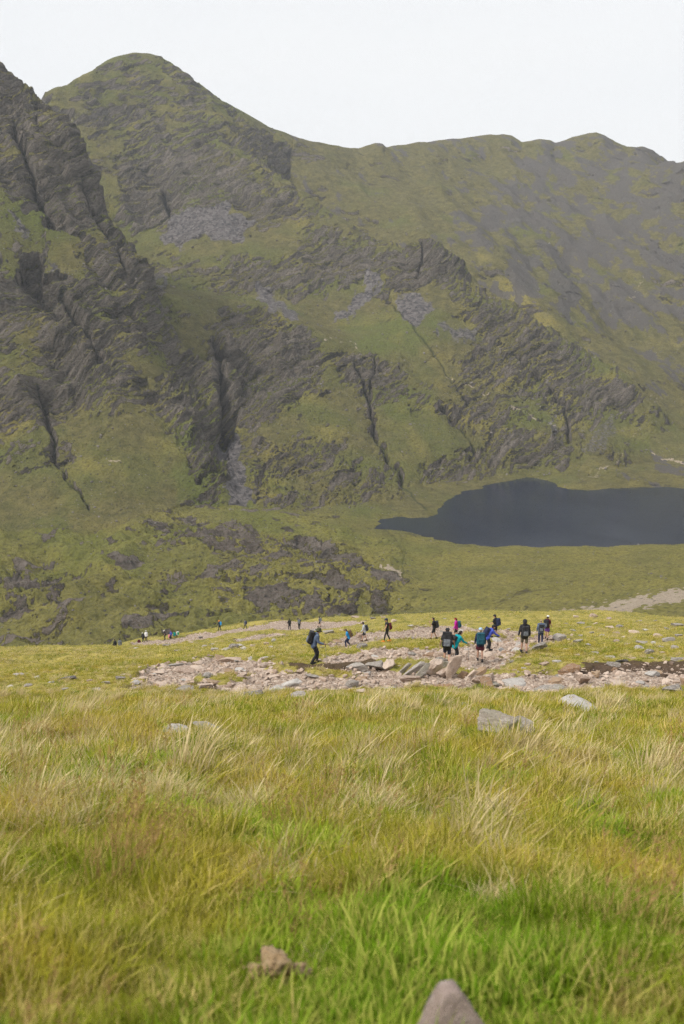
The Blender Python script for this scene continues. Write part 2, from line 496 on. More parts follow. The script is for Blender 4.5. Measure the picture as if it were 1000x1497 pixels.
Zb, comp_id = base_terrain(Xg, Yg)
Zb = Zb.astype(np.float32)
PX, PY = to_px(Xg, Yg, Zb)
isA, isB, isC, isV = [(comp_id == i) for i in range(4)]

lake_sd = poly_sd(Xg, Yg, LAKE_XY)            # > 0 inside the lake
shore_noise = fbm2(Xg / 14, Yg / 14, 3, 5) * 3.5
lake_sd = lake_sd + shore_noise

# wobble for mask edges
wx = fbm2(PX / 26, PY / 26, 4, 31) * 15
wy = fbm2(PX / 26, PY / 26, 4, 77) * 15
PXw, PYw = PX + wx, PY + wy
def region(poly, who, soft=8.0):
    xs = [p[0] for p in poly]; ys = [p[1] for p in poly]
    m = who & (PXw > min(xs) - 20) & (PXw < max(xs) + 20) & (PYw > min(ys) - 20) & (PYw < max(ys) + 20)
    out = np.zeros(PX.shape, np.float32)
    if m.any():
        out[m] = smooth(-soft, soft, poly_sd(PXw[m], PYw[m], poly))
    return out
AB = isA | isB
front = (Yg < 1010)
lowf1 = fbm3(Xg / 90, Yg / 90, Zb / 60, 4, 3)
lowf2 = fbm3(Xg / 45, Yg / 45, Zb / 25, 4, 9)
# --- how rocky the ground is
rk = np.zeros(PX.shape, np.float32)
rk += isA * (0.30 * smooth(735, 610, PY + wx) + 0.31)
rk += isB * (0.42 + 0.10 * smooth(1250, 1450, Yg))
rk += isC * 0.30
rk += isV * 0.22
for w_, poly in [
    (0.55, [(175, 245), (215, 225), (330, 240), (395, 260), (455, 300), (480, 335), (430, 335), (350, 300), (262, 305), (245, 335), (205, 345), (185, 320)]),
    (0.55, [(200, 385), (260, 372), (330, 395), (395, 385), (430, 360), (480, 335), (560, 345), (592, 375), (545, 410), (500, 420), (450, 425), (395, 437), (350, 430), (230, 420)]),
    (0.80, [(545, 428), (572, 398), (600, 360), (625, 345), (668, 380), (684, 405), (640, 408), (600, 420), (560, 438)]),
    (0.25, [(545, 345), (480, 300), (430, 270), (400, 240), (330, 180), (380, 190), (470, 290), (560, 345)]),
    (0.36, [(600, 430), (690, 405), (760, 450), (860, 515), (940, 572), (900, 600), (820, 560), (700, 520), (650, 480)]),
    (0.42, [(640, 540), (700, 510), (780, 540), (900, 560), (935, 575), (915, 600), (830, 600), (780, 590), (740, 640), (690, 610)]),
    (0.60, [(605, 700), (620, 675), (690, 652), (760, 632), (800, 640), (842, 648), (832, 672), (790, 690), (770, 700), (720, 702), (690, 712), (650, 706)]),
    (0.50, [(830, 595), (880, 580), (935, 578), (925, 598), (870, 612), (850, 628), (835, 618)]),
    (0.45, [(500, 525), (545, 505), (600, 570), (690, 600), (680, 620), (620, 590), (560, 590), (560, 640), (530, 600)]),
    (0.62, [(300, 480), (330, 450), (400, 452), (448, 482), (472, 530), (470, 570), (430, 600), (365, 628), (335, 622), (312, 560)]),
    (0.34, [(350, 660), (420, 640), (520, 640), (560, 700), (520, 745), (420, 760), (370, 740)]),
]:
    rk += w_ * region(poly, isB | (isA & (PX > 295)))
rk += 0.35 * region([(235, 540), (300, 480), (330, 560), (332, 700), (322, 740), (285, 745), (240, 700)], AB)
rk -= 0.75 * region([(0, 288), (40, 300), (75, 330), (112, 362), (118, 400), (75, 390), (55, 360), (20, 345), (0, 370)], isA)
rk -= 0.55 * region([(20, 350), (0, 350), (0, 400), (20, 395), (45, 350)], isA)
rk -= 0.40 * region([(100, 620), (200, 600), (260, 640), (300, 740), (200, 745), (110, 700)], AB)
rk -= 0.55 * region([(380, 440), (450, 430), (540, 440), (640, 420), (700, 480), (660, 560), (640, 540), (560, 500), (480, 500), (440, 475)], isB)
rk -= 0.40 * region([(545, 590), (680, 620), (700, 645), (610, 690), (580, 700), (555, 640)], isB)
rk -= 0.35 * region([(470, 590), (520, 585), (545, 650), (560, 700), (500, 660)], isB)
rk -= 0.20 * region([(60, 150), (150, 130), (230, 150), (180, 220), (120, 240)], isB)
rk -= 0.30 * region([(200, 430), (300, 430), (430, 470), (330, 470), (300, 500), (220, 560)], AB)
# the green flat and the outcrops of the valley floor
rk += 0.56 * region([(335, 830), (380, 812), (440, 800), (500, 812), (560, 838), (600, 860), (560, 880), (480, 900), (330, 905), (300, 870), (330, 850)], isV)
rk += 0.30 * region([(-60, 850), (60, 845), (150, 858), (250, 850), (330, 880), (330, 940), (-60, 945)], isV)
rk += 0.42 * region([(200, 760), (260, 750), (370, 770), (410, 800), (360, 815), (280, 820), (230, 800)], isV | isA)
rk -= 0.35 * region([(0, 770), (90, 765), (180, 800), (230, 840), (150, 850), (0, 840)], isV | isA)
rk -= 0.35 * region([(330, 720), (400, 760), (560, 775), (620, 790), (900, 800), (1200, 800), (1200, 900), (640, 900), (560, 800), (420, 800), (360, 760)], isV)
rk += 0.26 * lowf1 + 0.38 * lowf2
rk = np.where(lake_sd > -10, np.minimum(rk, 0.35 + 0.02 * (-lake_sd)), rk)
rock0 = smooth(0.22, 0.85, rk)

# --- relief
fade = smooth(330, 380, Yg)
shore_f = smooth(0, 30, -lake_sd)
s_lay = Zb - 0.46 * Xg * (isA | isB) - 0.05 * Yg + fbm3(Xg / 85, Yg / 85, Zb / 85, 3, 41) * 9 + 0.25 * Xg * isC
jit = fbm3(Xg / 13, Yg / 13, Zb / 13, 3, 43, 0.6)
def terrace(s, T, p):
    f = s / T; i = np.floor(f); t = f - i
    return T * (i + np.where(t < p, t * 0.22 / p, 0.22 + (t - p) * 0.78 / (1 - p)) - f), smooth(p - 0.08, p + 0.08, t) * smooth(1.0, 0.93, t)
ta, ra = terrace(s_lay + jit * 2.6, 15.0, 0.58); tb, rb = terrace(s_lay + 3.3 + jit * 1.5, 5.6, 0.52)
# buttresses and gullies falling to the lower right on the crag
gx = (1.25 * Xg + Zb); gl = (Xg - 1.25 * Zb)
butt = 1 - 2.4 * np.abs(noise3(gx / 62, gl / 210, Yg / 400, 51)) + 0.5 * (1 - 2.4 * np.abs(noise3(gx / 27, gl / 110, Yg / 300, 52)))
rid = ridged3(Xg / 58, Yg / 75, Zb / 62, 5, 61, 0.5)
mid = fbm3(Xg / 16, Yg / 16, Zb / 11, 4, 71, 0.6)
fine = ridged3(Xg / 8.5 + s_lay * 0.02, Yg / 8.5, s_lay / 2.4, 3, 81, 0.62)
N0 = grid_normals(Xg, Yg, Zb)
steep = smooth(0.92, 0.66, N0[..., 2])
amp = rock0
patchy = smooth(-0.35, 0.35, lowf2 + 0.5 * lowf1)
dz = (rid - 0.9) * (1.6 + 4.2 * amp * np.where(isV, .5, 1) * (0.5 + 0.5 * steep)) + mid * (0.6 + 1.9 * amp * np.where(isV, .6, 1))
# ribs and gullies down the far mountain
cr = (Xg + 0.45 * Zb); dz += isC * smooth(-120, -40, Zb) * ((1 - 2.2 * np.abs(noise2(cr / 75, (Yg - Zb) / 330, 501))) * 5 + (1 - 2.2 * np.abs(noise2(cr / 37, (Yg - Zb) / 120, 502))) * 3.5 - 4 + fbm2(Xg / 60, Yg / 90, 3, 507) * 7)
dz += isA * (butt - 0.6) * 10.0 * smooth(760, 620, PY) * (0.35 + 0.65 * amp)
dz += isB * (butt - 0.6) * 5.5 * (0.25 + 0.75 * amp) * smooth(0.2, 0.7, steep)
far_f = np.where(isC, 0.8, 1.0)
dz *= far_f
# the skyline itself keeps its measured height
ridge_w = np.exp(-((Yg - np.interp(Xg / Yg, _ua, _D0)) / 45.0) ** 2)
dz *= 1 - 0.75 * ridge_w * (isB | isC)
dz += amp * (fine - 0.7) * 0.9
dterr = smooth(0.0, 0.5, amp) * (1.0 * ta * (0.35 + 0.65 * patchy) + 1.05 * tb) * (0.30 + 0.70 * steep)
# knolls of the valley floor
kn = ridged3(Xg / 62, Yg / 46, 0 * Zb, 4, 91, 0.5)
mound = isV * region([(330, 830), (390, 806), (480, 800), (560, 830), (620, 868), (560, 890), (420, 905), (320, 900)], isV, 30)
dz += mound * 1.5
kn_m = isV * (smooth(640, 500, PX) * 0.80 + 0.10 - 0.25 * mound) * smooth(640, 560, Yg) * smooth(0, 40, -lake_sd)
dz += kn_m * ((kn - 0.85) * 7.5 + 1.2)
jag = isA * np.exp(-((Yg - np.interp(Xg / Yg, _ua, _D0)) / 40.0) ** 2)
dz += jag * ((1 - 2.6 * np.abs(noise3(Xg / 17, Yg / 30, Zb / 17, 511))) * 5.5 + (1 - 2.6 * np.abs(noise3(Xg / 6, Yg / 12, Zb / 7, 512))) * 2.2 - 2.5)
# explicit streams and gullies: (points in the photograph, width m, depth m)
GUL = [([(312, 488), (318, 520), (326, 560), (330, 600), (333, 640)], 5.5, 11, AB),
       ([(54, 552), (64, 590), (72, 625), (80, 655)], 3.2, 6, isA), ([(80, 655), (92, 685), (108, 715), (130, 742)], 2.0, 2.5, isA),
       ([(88, 418), (110, 445), (128, 480), (140, 510), (146, 530)], 4.0, 9, isA),
       ([(16, 170), (38, 230), (62, 300), (82, 330)], 4.5, 8, isA),
       ([(120, 260), (150, 320), (185, 390)], 4.0, 6, isA),
       ([(518, 525), (530, 560), (540, 600), (548, 630), (560, 655), (585, 690), (600, 722), (622, 750)], 3.0, 6, isB),
       ([(548, 520), (545, 545), (540, 580)], 2.5, 4, isB),
       ([(232, 262), (240, 285), (250, 315)], 4, 10, isB), ([(618, 352), (614, 380), (608, 400)], 2.5, 6, isB),
       ([(560, 432), (600, 470), (650, 540), (690, 600)], 3, 2.0, isB),
       ([(750, 510), (800, 560), (822, 590), (835, 640)], 3, 5, isB),
       ([(640, 590), (680, 630), (700, 660)], 3, 5, isB)]
wet = np.zeros(PX.shape, np.float32)
dxp, dyp = PX + wx * 0.35, PY + wy * 0.35
for pts, wd, dp, who in GUL:
    hw = [P3(*p, 1)[0] for p in pts]
    xs = [p[0] for p in pts]; ys = [p[1] for p in pts]
    m = who & (PX > min(xs) - 30) & (PX < max(xs) + 30) & (PY > min(ys) - 30) & (PY < max(ys) + 30)
    d, t = line_d(dxp[m], dyp[m], pts)
    d = d * Yg[m] / FPX
    wd = wd * 0.62
    g = np.exp(-(d / wd) ** 2) * smooth(0, 0.08, t) ** 0.5
    dz[m] -= g * dp
    wet[m] = np.maximum(wet[m], np.exp(-(d / (wd * 0.45)) ** 2))
# small brooks on the flat
for pts in [[(360, 905), (357, 885), (348, 880), (360, 868), (390, 855), (330, 862), (318, 850), (325, 838)], [(600, 900), (598, 870), (590, 840), (582, 800), (585, 785)], [(560, 775), (575, 790), (560, 800)]]:
    xs = [p[0] for p in pts]; ys = [p[1] for p in pts]
    m = isV & (PX > min(xs) - 20) & (PX < max(xs) + 20) & (PY > min(ys) - 20) & (PY < max(ys) + 20)
    d, t = line_d(PX[m] + wx[m] * 1.0, PY[m] + wy[m] * 0.5, pts)
    d = d * Yg[m] / FPX
    g = np.exp(-(d / 0.8) ** 2)
    dz[m] -= 0.45 * g; wet[m] = np.maximum(wet[m], 0.5 * g)
dz *= shore_f * 0.85 + 0.15
dz *= fade
dterr = dterr * fade * shore_f
Nn = N0.copy()
hn = np.clip(0.15 + 0.55 * steep * amp, 0, 0.8)[..., None]      # cliffs are pushed outwards, meadows up and down
dirv = (1 - hn) * np.array([0, 0, 1], np.float32) + hn * Nn
dirv /= np.linalg.norm(dirv, axis=-1, keepdims=True)
Xd = Xg + dirv[..., 0] * dz; Yd = Yg + dirv[..., 1] * dz; Zd = Zb + dirv[..., 2] * dz + dterr
# keep the shore: land above the water, lake bed below
out_d = -lake_sd
Zd = np.where(out_d > 0, np.maximum(Zd, LAKE_Z + 0.12 + np.minimum(out_d * 0.10, 3.0)), LAKE_Z - 0.25 - np.minimum(lake_sd * 0.25, 6))
near_lake = smooth(26, 2, out_d) * (out_d > 0)
Zd = np.where(out_d > 0, Zd * (1 - near_lake) + near_lake * np.minimum(Zd, LAKE_Z + 0.3 + out_d * np.where(Yg > 690, 0.55, 0.12)), Zd)
Zd = Zd.astype(np.float32)
Nf = grid_normals(Xd, Yd, Zd)
nz = Nf[..., 2]
# --- cover
rock = smooth(-0.34, 0.34, (0.63 - nz) * 2.3 + (rk - 0.60) * 0.85 + mid * 0.30 + (fine - 0.8) * 0.15 + (ra - 0.42) * 0.34 * smooth(.1, .5, amp) + (rb - 0.45) * 0.46 * smooth(.1, .5, amp))
vr = fbm2(Xg / 17 + 0.2 * Zb, Yg / 26, 5, 701, 0.62)
knoll_r = np.maximum(mound * smooth(-0.12, 0.28, vr), isV * 0.9 * smooth(0.30, 0.55, vr + 0.25 * lowf2) * smooth(620, 420, PX))
rock = np.maximum(rock, knoll_r)
scree = np.zeros(PX.shape, np.float32)
for w_, poly in [(1, [(235, 352), (248, 330), (262, 308), (300, 302), (332, 300), (340, 318), (372, 318), (350, 345), (300, 352), (255, 356)]),
                 (1, [(482, 470), (510, 440), (548, 398), (560, 405), (535, 440), (520, 465)]), (.8, [(368, 445), (384, 412), (396, 430), (425, 462), (400, 450)]),
                 (.9, [(400, 440), (412, 440), (440, 462), (425, 462)]), (1, [(330, 640), (342, 625), (352, 690), (372, 738), (345, 742), (330, 720)]), (.7, [(575, 440), (600, 425), (640, 450), (600, 480), (585, 470)]),
                 (.6, [(640, 470), (700, 480), (690, 505), (640, 490)]), (.7, [(0, 300), (25, 310), (40, 345), (20, 335)]), (.7, [(70, 360), (84, 375), (84, 398), (74, 385)]), (.6, [(225, 400), (240, 405), (250, 425), (232, 420)]),
                 (.6, [(790, 590), (830, 640), (820, 650), (800, 620)]), (.5, [(860, 620), (910, 610), (890, 660), (850, 660)])]:
    scree = np.maximum(scree, w_ * region(poly, AB, 6))
heath = isC * smooth(0.02, 0.30, 0.9 * fbm3((Xg + 0.4 * Zb) / 30, Yg / 75, Zb / 48, 5, 101, 0.68) + 0.5 * region([(690, 300), (780, 220), (1000, 220), (1100, 450), (900, 470), (720, 440), (690, 400)], isC, 25) - 0.26 * region([(380, 170), (560, 215), (700, 350), (800, 480), (960, 600), (600, 400), (500, 300)], isC, 20) - 0.20)
# paths, stream beds and landslips that show pale
pale = np.zeros(PX.shape, np.float32)
for pts, wd, who, s_ in [([(650, 548), (690, 565), (735, 590), (770, 608), (795, 618), (830, 628)], 1.1, isB, .8), ([(478, 498), (510, 500), (540, 520), (545, 530)], 1.2, isB, .8),
                    ([(840, 716), (880, 690), (905, 660), (930, 640), (945, 610), (950, 580)], 2.2, isC | isB, .62), ([(935, 655), (965, 668), (1000, 676), (1080, 690)], 1.2, isC, .9), ([(940, 405), (925, 440), (918, 470)], 3.4, isC, .62),
                    ([(840, 897), (880, 890), (930, 884), (1000, 871), (1100, 850)], 3.4, isV, 1.0), ([(1000, 878), (940, 884), (900, 888)], 1.6, isV, .8), ([(92, 660), (140, 668), (180, 680)], 0.7, isA, .7), ([(590, 850), (620, 858), (650, 866)], 0.8, isV, .3),
                    ([(562, 832), (572, 836), (592, 848)], 1.6, isV, 1)]:
    m = who
    d, t = line_d(PX[m] + wx[m] * 1.05, PY[m] + wy[m] * 0.25, pts)
    d = d * Yg[m] / FPX
    pale[m] = np.maximum(pale[m], s_ * (0.80 if who is not isV else 1.0) * (1.0 if who is isV else smooth(-0.45, 0.25, noise2(Xg[m] / 11, Yg[m] / 11, 15))) * smooth(wd, wd * 0.4, d + 0.8 * wd * noise2(Xg[m] / 3, Yg[m] / 3, 5)))
shore = smooth(5.5, 1.0, out_d) * (out_d > -2)
pale = np.maximum(pale, 0.35 * shore * smooth(-0.2, 0.3, noise2(Xg / 9, Yg / 9, 8) + 0.1))
rock = np.clip(rock * (1 - 0.8 * scree) * (1 - 0.6 * heath), 0, 1)
green = 0.5 + 0.5 * fbm3(Xg / 70, Yg / 70, Zb / 50, 4, 121) + 0.55 * region([(60, 770), (150, 775), (230, 840), (170, 850), (60, 840)], isV | isA, 20) + 0.5 * region([(330, 720), (420, 760), (520, 772), (420, 790), (350, 760)], isV | isB, 12)
green += 0.45 * region([(240, 560), (330, 620), (330, 740), (260, 740)], AB, 15) + 0.35 * region([(500, 470), (600, 460), (650, 500), (560, 530)], isB, 20) + 0.4 * region([(310, 850), (420, 850), (370, 890), (320, 880)], isV, 12)
green -= 0.22 * isC + 0.25 * region([(350, 790), (620, 840), (620, 900), (300, 905)], isV, 20)
green += 0.25 * wet
green = np.clip(green, 0, 1)
dry = np.clip(0.25 - 0.25 * isC * smooth(1250, 1500, Yg) + 0.55 * fbm2(Xg / 38, Yg / 38, 4, 131) + 0.35 * isV * smooth(560, 700, PX) + 0.5 * mound + 0.14 * isV + 0.25 * region([(780, 500), (940, 560), (900, 600), (700, 560)], isB, 15) + 0.9 * region([(690, 380), (780, 440), (840, 500), (760, 450)], isC, 10), 0, 1)  # dry grass; far mountain less yellow with distance, haze put into its colour

# ---- mountain material
t = NT('mountain_ground')
p = t.pos()
aR, aS, aH, aP, aG, aD, aW, aL = [t.attr(k) for k in ('rock', 'scree', 'heath', 'pale', 'green', 'dry', 'wet', 'lay')]
n1 = t.noise(p, 0.12, 6, 0.62); n2 = t.noise(p, 0.6, 5, 0.65); n3 = t.noise(t.mapping(p, (1, 1, 2.4)), 0.33, 6, 0.7)
lay = t.n('ShaderNodeCombineXYZ'); sp = t.n('ShaderNodeSeparateXYZ'); t.l(p, sp.inputs[0])
t.l(t.math('MULTIPLY', aL, 1.0), lay.inputs[2]); t.l(t.math('MULTIPLY', sp.outputs[0], 0.07), lay.inputs[0]); t.l(t.math('MULTIPLY', sp.outputs[1], 0.07), lay.inputs[1])
nl = t.noise(lay.outputs[0], 0.24, 6, 0.66)
grass = t.mix(t.ramp(n1, [(0.34, 0), (0.68, 1)]), (0.092, 0.086, 0.036), (0.192, 0.167, 0.066))
grass = t.mix(t.ramp(aG, [(0.35, 0), (0.95, 1)]), grass, t.mix(n2, (0.082, 0.102, 0.027), (0.158, 0.172, 0.046)))
grass = t.mix(t.math('MULTIPLY', t.ramp(aD, [(0.3, 0), (0.95, 1)]), 0.75), grass, t.mix(n2, (0.215, 0.175, 0.052), (0.330, 0.280, 0.080)))
grass = t.mix(t.math('MULTIPLY', t.attr('lowland'), 0.45), grass, t.mix(n1, (0.12, 0.13, 0.030), (0.28, 0.25, 0.07)))
grass = t.mix(t.ramp(n3, [(0.38, 0.6), (0.50, 0)]), grass, (0.075, 0.068, 0.026))
grass = t.mix(t.ramp(n2, [(0.30, 0.55), (0.55, 0)]), grass, (0.066, 0.060, 0.024))
nlf = t.noise(lay.outputs[0], 0.75, 5, 0.7)
rockc = t.mix(t.ramp(nl, [(0.36, 0), (0.64, 1)]), (0.030, 0.025, 0.021), (0.250, 0.212, 0.180))
rockc = t.mix(t.math('MULTIPLY', t.attr('lowland'), 0.55), rockc, t.mix(n3, (0.12, 0.092, 0.078), (0.27, 0.222, 0.19)))
rockc = t.mix(t.ramp(nlf, [(0.34, 0.8), (0.52, 0)]), rockc, (0.022, 0.019, 0.018))  # dark bands along the beds: shade under ledges and in crevices painted into the colour
rockc = t.mix(t.ramp(n3, [(0.45, 0), (0.75, 0.6)]), rockc, (0.230, 0.205, 0.180))
rockc = t.mix(t.ramp(n2, [(0.50, 0), (0.68, 0.55)]), rockc, (0.055, 0.062, 0.022))
edge = t.math('ADD', t.math('MULTIPLY', t.math('SUBTRACT', n2, 0.5), 1.3), aR)
edge = t.math('ADD', t.math('MULTIPLY', t.math('SUBTRACT', nl, 0.5), 2.6), edge)
edge = t.math('SUBTRACT', edge, t.math('MULTIPLY', t.ramp(t.noise(p, 0.055, 5, 0.6), [(0.5, 0), (0.7, 1)]), 0.28))
rm = t.ramp(edge, [(0.40, 0), (0.60, 1)])
col = t.mix(rm, grass, rockc)
vs = t.voro(p, 0.34, 'F1', 'Color')
screec = t.mix(t.ramp(vs, [(0.1, 0), (0.9, 1)]), (0.050, 0.045, 0.047), (0.185, 0.168, 0.162))
col = t.mix(t.ramp(t.math('ADD', aS, t.math('MULTIPLY', t.math('SUBTRACT', n3, 0.5), 1.0)), [(0.42, 0), (0.58, 1)]), col, screec)
heathc = t.mix(n3, (0.064, 0.058, 0.062), (0.125, 0.113, 0.112))
col = t.mix(t.ramp(t.math('ADD', aH, t.math('MULTIPLY', t.math('SUBTRACT', n3, 0.5), 1.3)), [(0.42, 0), (0.62, 0.85)]), col, heathc)
palec = t.mix(n2, (0.24, 0.19, 0.14), (0.46, 0.385, 0.30))
col = t.mix(t.ramp(t.math('ADD', aP, t.math('MULTIPLY', t.math('SUBTRACT', n2, 0.5), 0.8)), [(0.42, 0), (0.6, 1)]), col, palec)
col = t.mix(t.math('MULTIPLY', aW, 0.7), col, (0.020, 0.022, 0.016))
# scattered boulders too small to model: pale and dark flecks
vd = t.voro(p, 0.33, 'F1', 'Distance'); vc = t.voro(p, 0.33, 'F1', 'Color')
fl = t.math('MULTIPLY', t.ramp(vd, [(0.16, 1), (0.24, 0)]), t.ramp(vc, [(0.50, 0), (0.58, 1)]))
col = t.mix(t.math('MULTIPLY', fl, 0.85), col, t.mix(t.ramp(vc, [(0.75, 0), (0.8, 1)]), (0.07, 0.062, 0.058), (0.24, 0.22, 0.20)))
bh = t.math('ADD', t.math('MULTIPLY', nl, t.math('MULTIPLY', rm, 2.2)), t.math('MULTIPLY', n2, 0.8))
bh = t.math('ADD', bh, t.math('MULTIPLY', n3, t.math('MULTIPLY', rm, 1.6)))
bh = t.math('ADD', bh, t.math('MULTIPLY', fl, 0.8))
t.bsdf(col, 0.95, 0.12, bump=bh, bump_d=2.2, bump_s=1.0)
M_MOUNT = t.m

mtn = grid_mesh('mountains', Xd, Yd, Zd, M_MOUNT, dict(rock=rock, scree=scree, heath=heath, pale=pale, green=green, dry=dry, wet=wet, lay=s_lay, lowland=isV.astype(np.float32)))
tag(mtn, 'rocky green mountains with dark crags enclosing the valley and the lake', None, None, 'structure')

# ---- lake
t = NT('lake_water')
p = t.pos()
w1 = t.noise(t.mapping(p, (1, 1.6, 1), (0, 0, 0.5)), 0.9, 5, 0.6)
w2 = t.noise(t.mapping(p, (1, 1, 1), (0, 0, 0.9)), 0.03, 3, 0.5)
t.bsdf(t.mix(w2, (0.009, 0.016, 0.036), (0.014, 0.024, 0.048)), t.ramp(w2, [(0.35, 0.05), (0.65, 0.14)]), 0.36, bump=w1, bump_d=0.14, bump_s=0.3)
M_WATER = t.m
lx = np.linspace(0, 480, 60); ly = np.linspace(560, 860, 60)
LX, LY = np.meshgrid(lx, ly)
lake = grid_mesh('lake', LX, LY, np.full(LX.shape, LAKE_Z), M_WATER)
tag(lake, 'dark slate grey mountain lake lying in the valley bottom', None, None, 'structure')

# ---- the damp air between the camera and the mountains
def add_haze():
    me = bpy.data.meshes.new('haze'); bm = bmesh.new(); bmesh.ops.create_cube(bm, size=1.0)
    lo = Vector((-2100, -60, -420)); hi = Vector((2100, 2600, 460))
    for v in bm.verts: v.co = Vector([lo[i] if v.co[i] < 0 else hi[i] for i in range(3)])
    bm.to_mesh(me); bm.free()
    m = bpy.data.materials.new('haze'); m.use_nodes = True
    nt = m.node_tree; nt.nodes.clear(); o_ = nt.nodes.new('ShaderNodeOutputMaterial'); pv = nt.nodes.new('ShaderNodeVolumePrincipled')
    pv.inputs['Color'].default_value = (0.86, 0.92, 1.0, 1); pv.inputs['Density'].default_value = 0.000085; pv.inputs['Anisotropy'].default_value = 0.0
    pv.inputs['Density Attribute'].default_value = ''; pv.inputs['Temperature Attribute'].default_value = ''
    try:
        m.cycles.homogeneous_volume = True; m.cycles.volume_sampling = 'DISTANCE'
    except Exception:
        pass
    nt.links.new(pv.outputs[0], o_.inputs['Volume']); me.materials.append(m)
    o = bpy.data.objects.new('haze', me); COL.objects.link(o)
    tag(o, 'thin pale haze filling the valley in front of the mountains', None, None, 'stuff')
add_haze()
# ================================================================== THE HILLSIDE
H_ctrl = [(500, 1497, 2.65), (0, 1497, 2.6), (1000, 1497, 2.7), (500, 1300, 4.6), (0, 1300, 4.4), (1000, 1300, 4.8), (500, 1150, 9.0), (0, 1150, 8.6), (1000, 1150, 9.4),
          (500, 1080, 14), (0, 1080, 13.5), (1000, 1080, 14.5), (500, 1035, 21), (0, 1040, 20), (1000, 1035, 21.5), (500, 1018, 27), (0, 1018, 28), (1000, 1020, 26.5), (250, 1018, 28), (750, 1018, 27),
          (0, 1000, 40), (200, 1008, 34), (400, 1010, 33), (600, 1006, 33), (800, 1008, 32.5), (1000, 1005, 33), (0, 985, 52), (250, 980, 45), (330, 965, 56),
          (457, 969, 46), (600, 985, 40), (700, 985, 39.5), (800, 985, 40), (1000, 980, 41), (645, 965, 47), (702, 967, 48), (762, 955, 51), (850, 960, 50), (1000, 955, 52),
          (790, 941, 62), (800, 934, 68), (725, 931, 74), (667, 932, 81), (634, 934, 78), (566, 938, 73), (533, 940, 79), (510, 947, 78), (900, 935, 70), (1000, 930, 72),
          (460, 940, 86), (350, 945, 92), (250, 955, 88), (100, 965, 80), (0, 965, 88), (0, 951, 150), (100, 947, 150),
          (172, 944, 155), (213, 938, 155), (241, 936, 160), (260, 932, 165), (321, 922, 165), (359, 920, 156), (423, 920, 152), (438, 920, 152), (467, 916, 160), (560, 915, 135), (640, 910, 130), (720, 912, 115), (800, 912, 105), (900, 915, 100), (1000, 915, 100),
          (500, 904, 185), (600, 902, 178), (700, 899, 170), (800, 898, 160), (900, 901, 150), (1000, 905, 140), (1150, 905, 140), (-150, 960, 150), (400, 909, 185), (300, 921, 185), (200, 936, 180)]
def hill_plane(x, y): return -1.25 - 0.352 * y + 0.0 * x
_hp, _hv = [], []
for px, py, D in H_ctrl:
    x, y, z = P3(px, py, D)
    _hp.append((x / (y + 4) * 3.0, math.log(y + 4))); _hv.append((z - hill_plane(x, y)) / (y + 4))
for u in (-1.2, 0, 1.2):
    _hp.append((u * 3.0, math.log(3.5))); _hv.append(0.0)
    _hp.append((u * 3.0, math.log(4.6))); _hv.append(0.0)
for u, D, z in [(-0.6, 60, -23), (0.6, 60, -21), (-0.6, 160, -60), (0.6, 160, -50), (-0.5, 250, -106), (-0.25, 250, -104), (0, 250, -102), (0.25, 245, -100), (0.5, 240, -96), (-0.5, 340, -152), (0, 340, -150), (0.25, 340, -146), (0.5, 340, -142)]:
    x = u * D; _hp.append((x / (D + 4) * 3.0, math.log(D + 4))); _hv.append((z - hill_plane(x, D)) / (D + 4))
_HR = RBF(_hp, _hv, 0.12)
def hill_base(x, y):
    x = np.asarray(x, np.float32); y = np.asarray(y, np.float32)
    yc = np.maximum(y, -0.4)
    r = _HR(x / (yc + 4) * 3.0, np.log(yc + 4))
    return hill_plane(x, y) + r * (yc + 4)

# outlines of the bare, stony path, traced on the slope
def hill_trace(pts):
    out = []
    D = np.exp(np.linspace(math.log(2.0), math.log(230), 1500))
    for px, py in pts:
        a, b = ray(px, py)
        z = hill_base(float(a) * D, D)
        k = np.argmax(z > float(b) * D)
        if k == 0: k = len(D) - 1
        out.append((float(a) * D[k], float(D[k])))
    return out
PATHS = [hill_trace(p) for p in [
    [(196, 1008), (195, 990), (212, 975), (245, 968), (320, 962), (362, 962), (398, 968), (395, 978), (430, 982), (470, 980), (520, 976), (575, 972), (640, 970), (700, 978), (742, 984), (800, 978), (850, 978), (900, 972), (1000, 972), (1100, 970), (1100, 1004), (1000, 1004),
     (940, 1006), (900, 1010), (850, 1012), (790, 1013), (740, 1013), (700, 1009), (650, 1004), (600, 1004), (560, 1007), (500, 1013), (440, 1016), (340, 1015), (240, 1014)],
    [(690, 974), (650, 966), (640, 952), (672, 946), (700, 936), (745, 930), (765, 934), (800, 930), (830, 930), (822, 936), (800, 944), (775, 956), (745, 962), (725, 972)],
    [(478, 946), (488, 934), (520, 926), (556, 924), (600, 921), (640, 915), (690, 916), (760, 918), (790, 926), (750, 930), (690, 928), (640, 934), (590, 937), (560, 938), (540, 942), (500, 947)],
    [(462, 966), (500, 958), (570, 954), (640, 954), (660, 962), (600, 965), (540, 968), (480, 972)],
    [(160, 945), (180, 941), (240, 935), (280, 928), (330, 920), (400, 911), (470, 908), (520, 907), (540, 913), (500, 917), (440, 921), (400, 922), (350, 924), (300, 934), (250, 940), (200, 943)],
    [(332, 934), (380, 928), (440, 926), (460, 930), (400, 934), (350, 938)],
]]
GREEN_ISLES = [hill_trace(p) for p in [[(270, 1000), (300, 990), (355, 985), (360, 990), (320, 997), (285, 1003)], [(430, 984), (470, 980), (520, 976), (530, 981), (490, 986)], [(560, 974), (640, 970), (700, 976), (690, 982), (600, 980)], [(740, 958), (770, 950), (780, 956), (750, 964)]]]
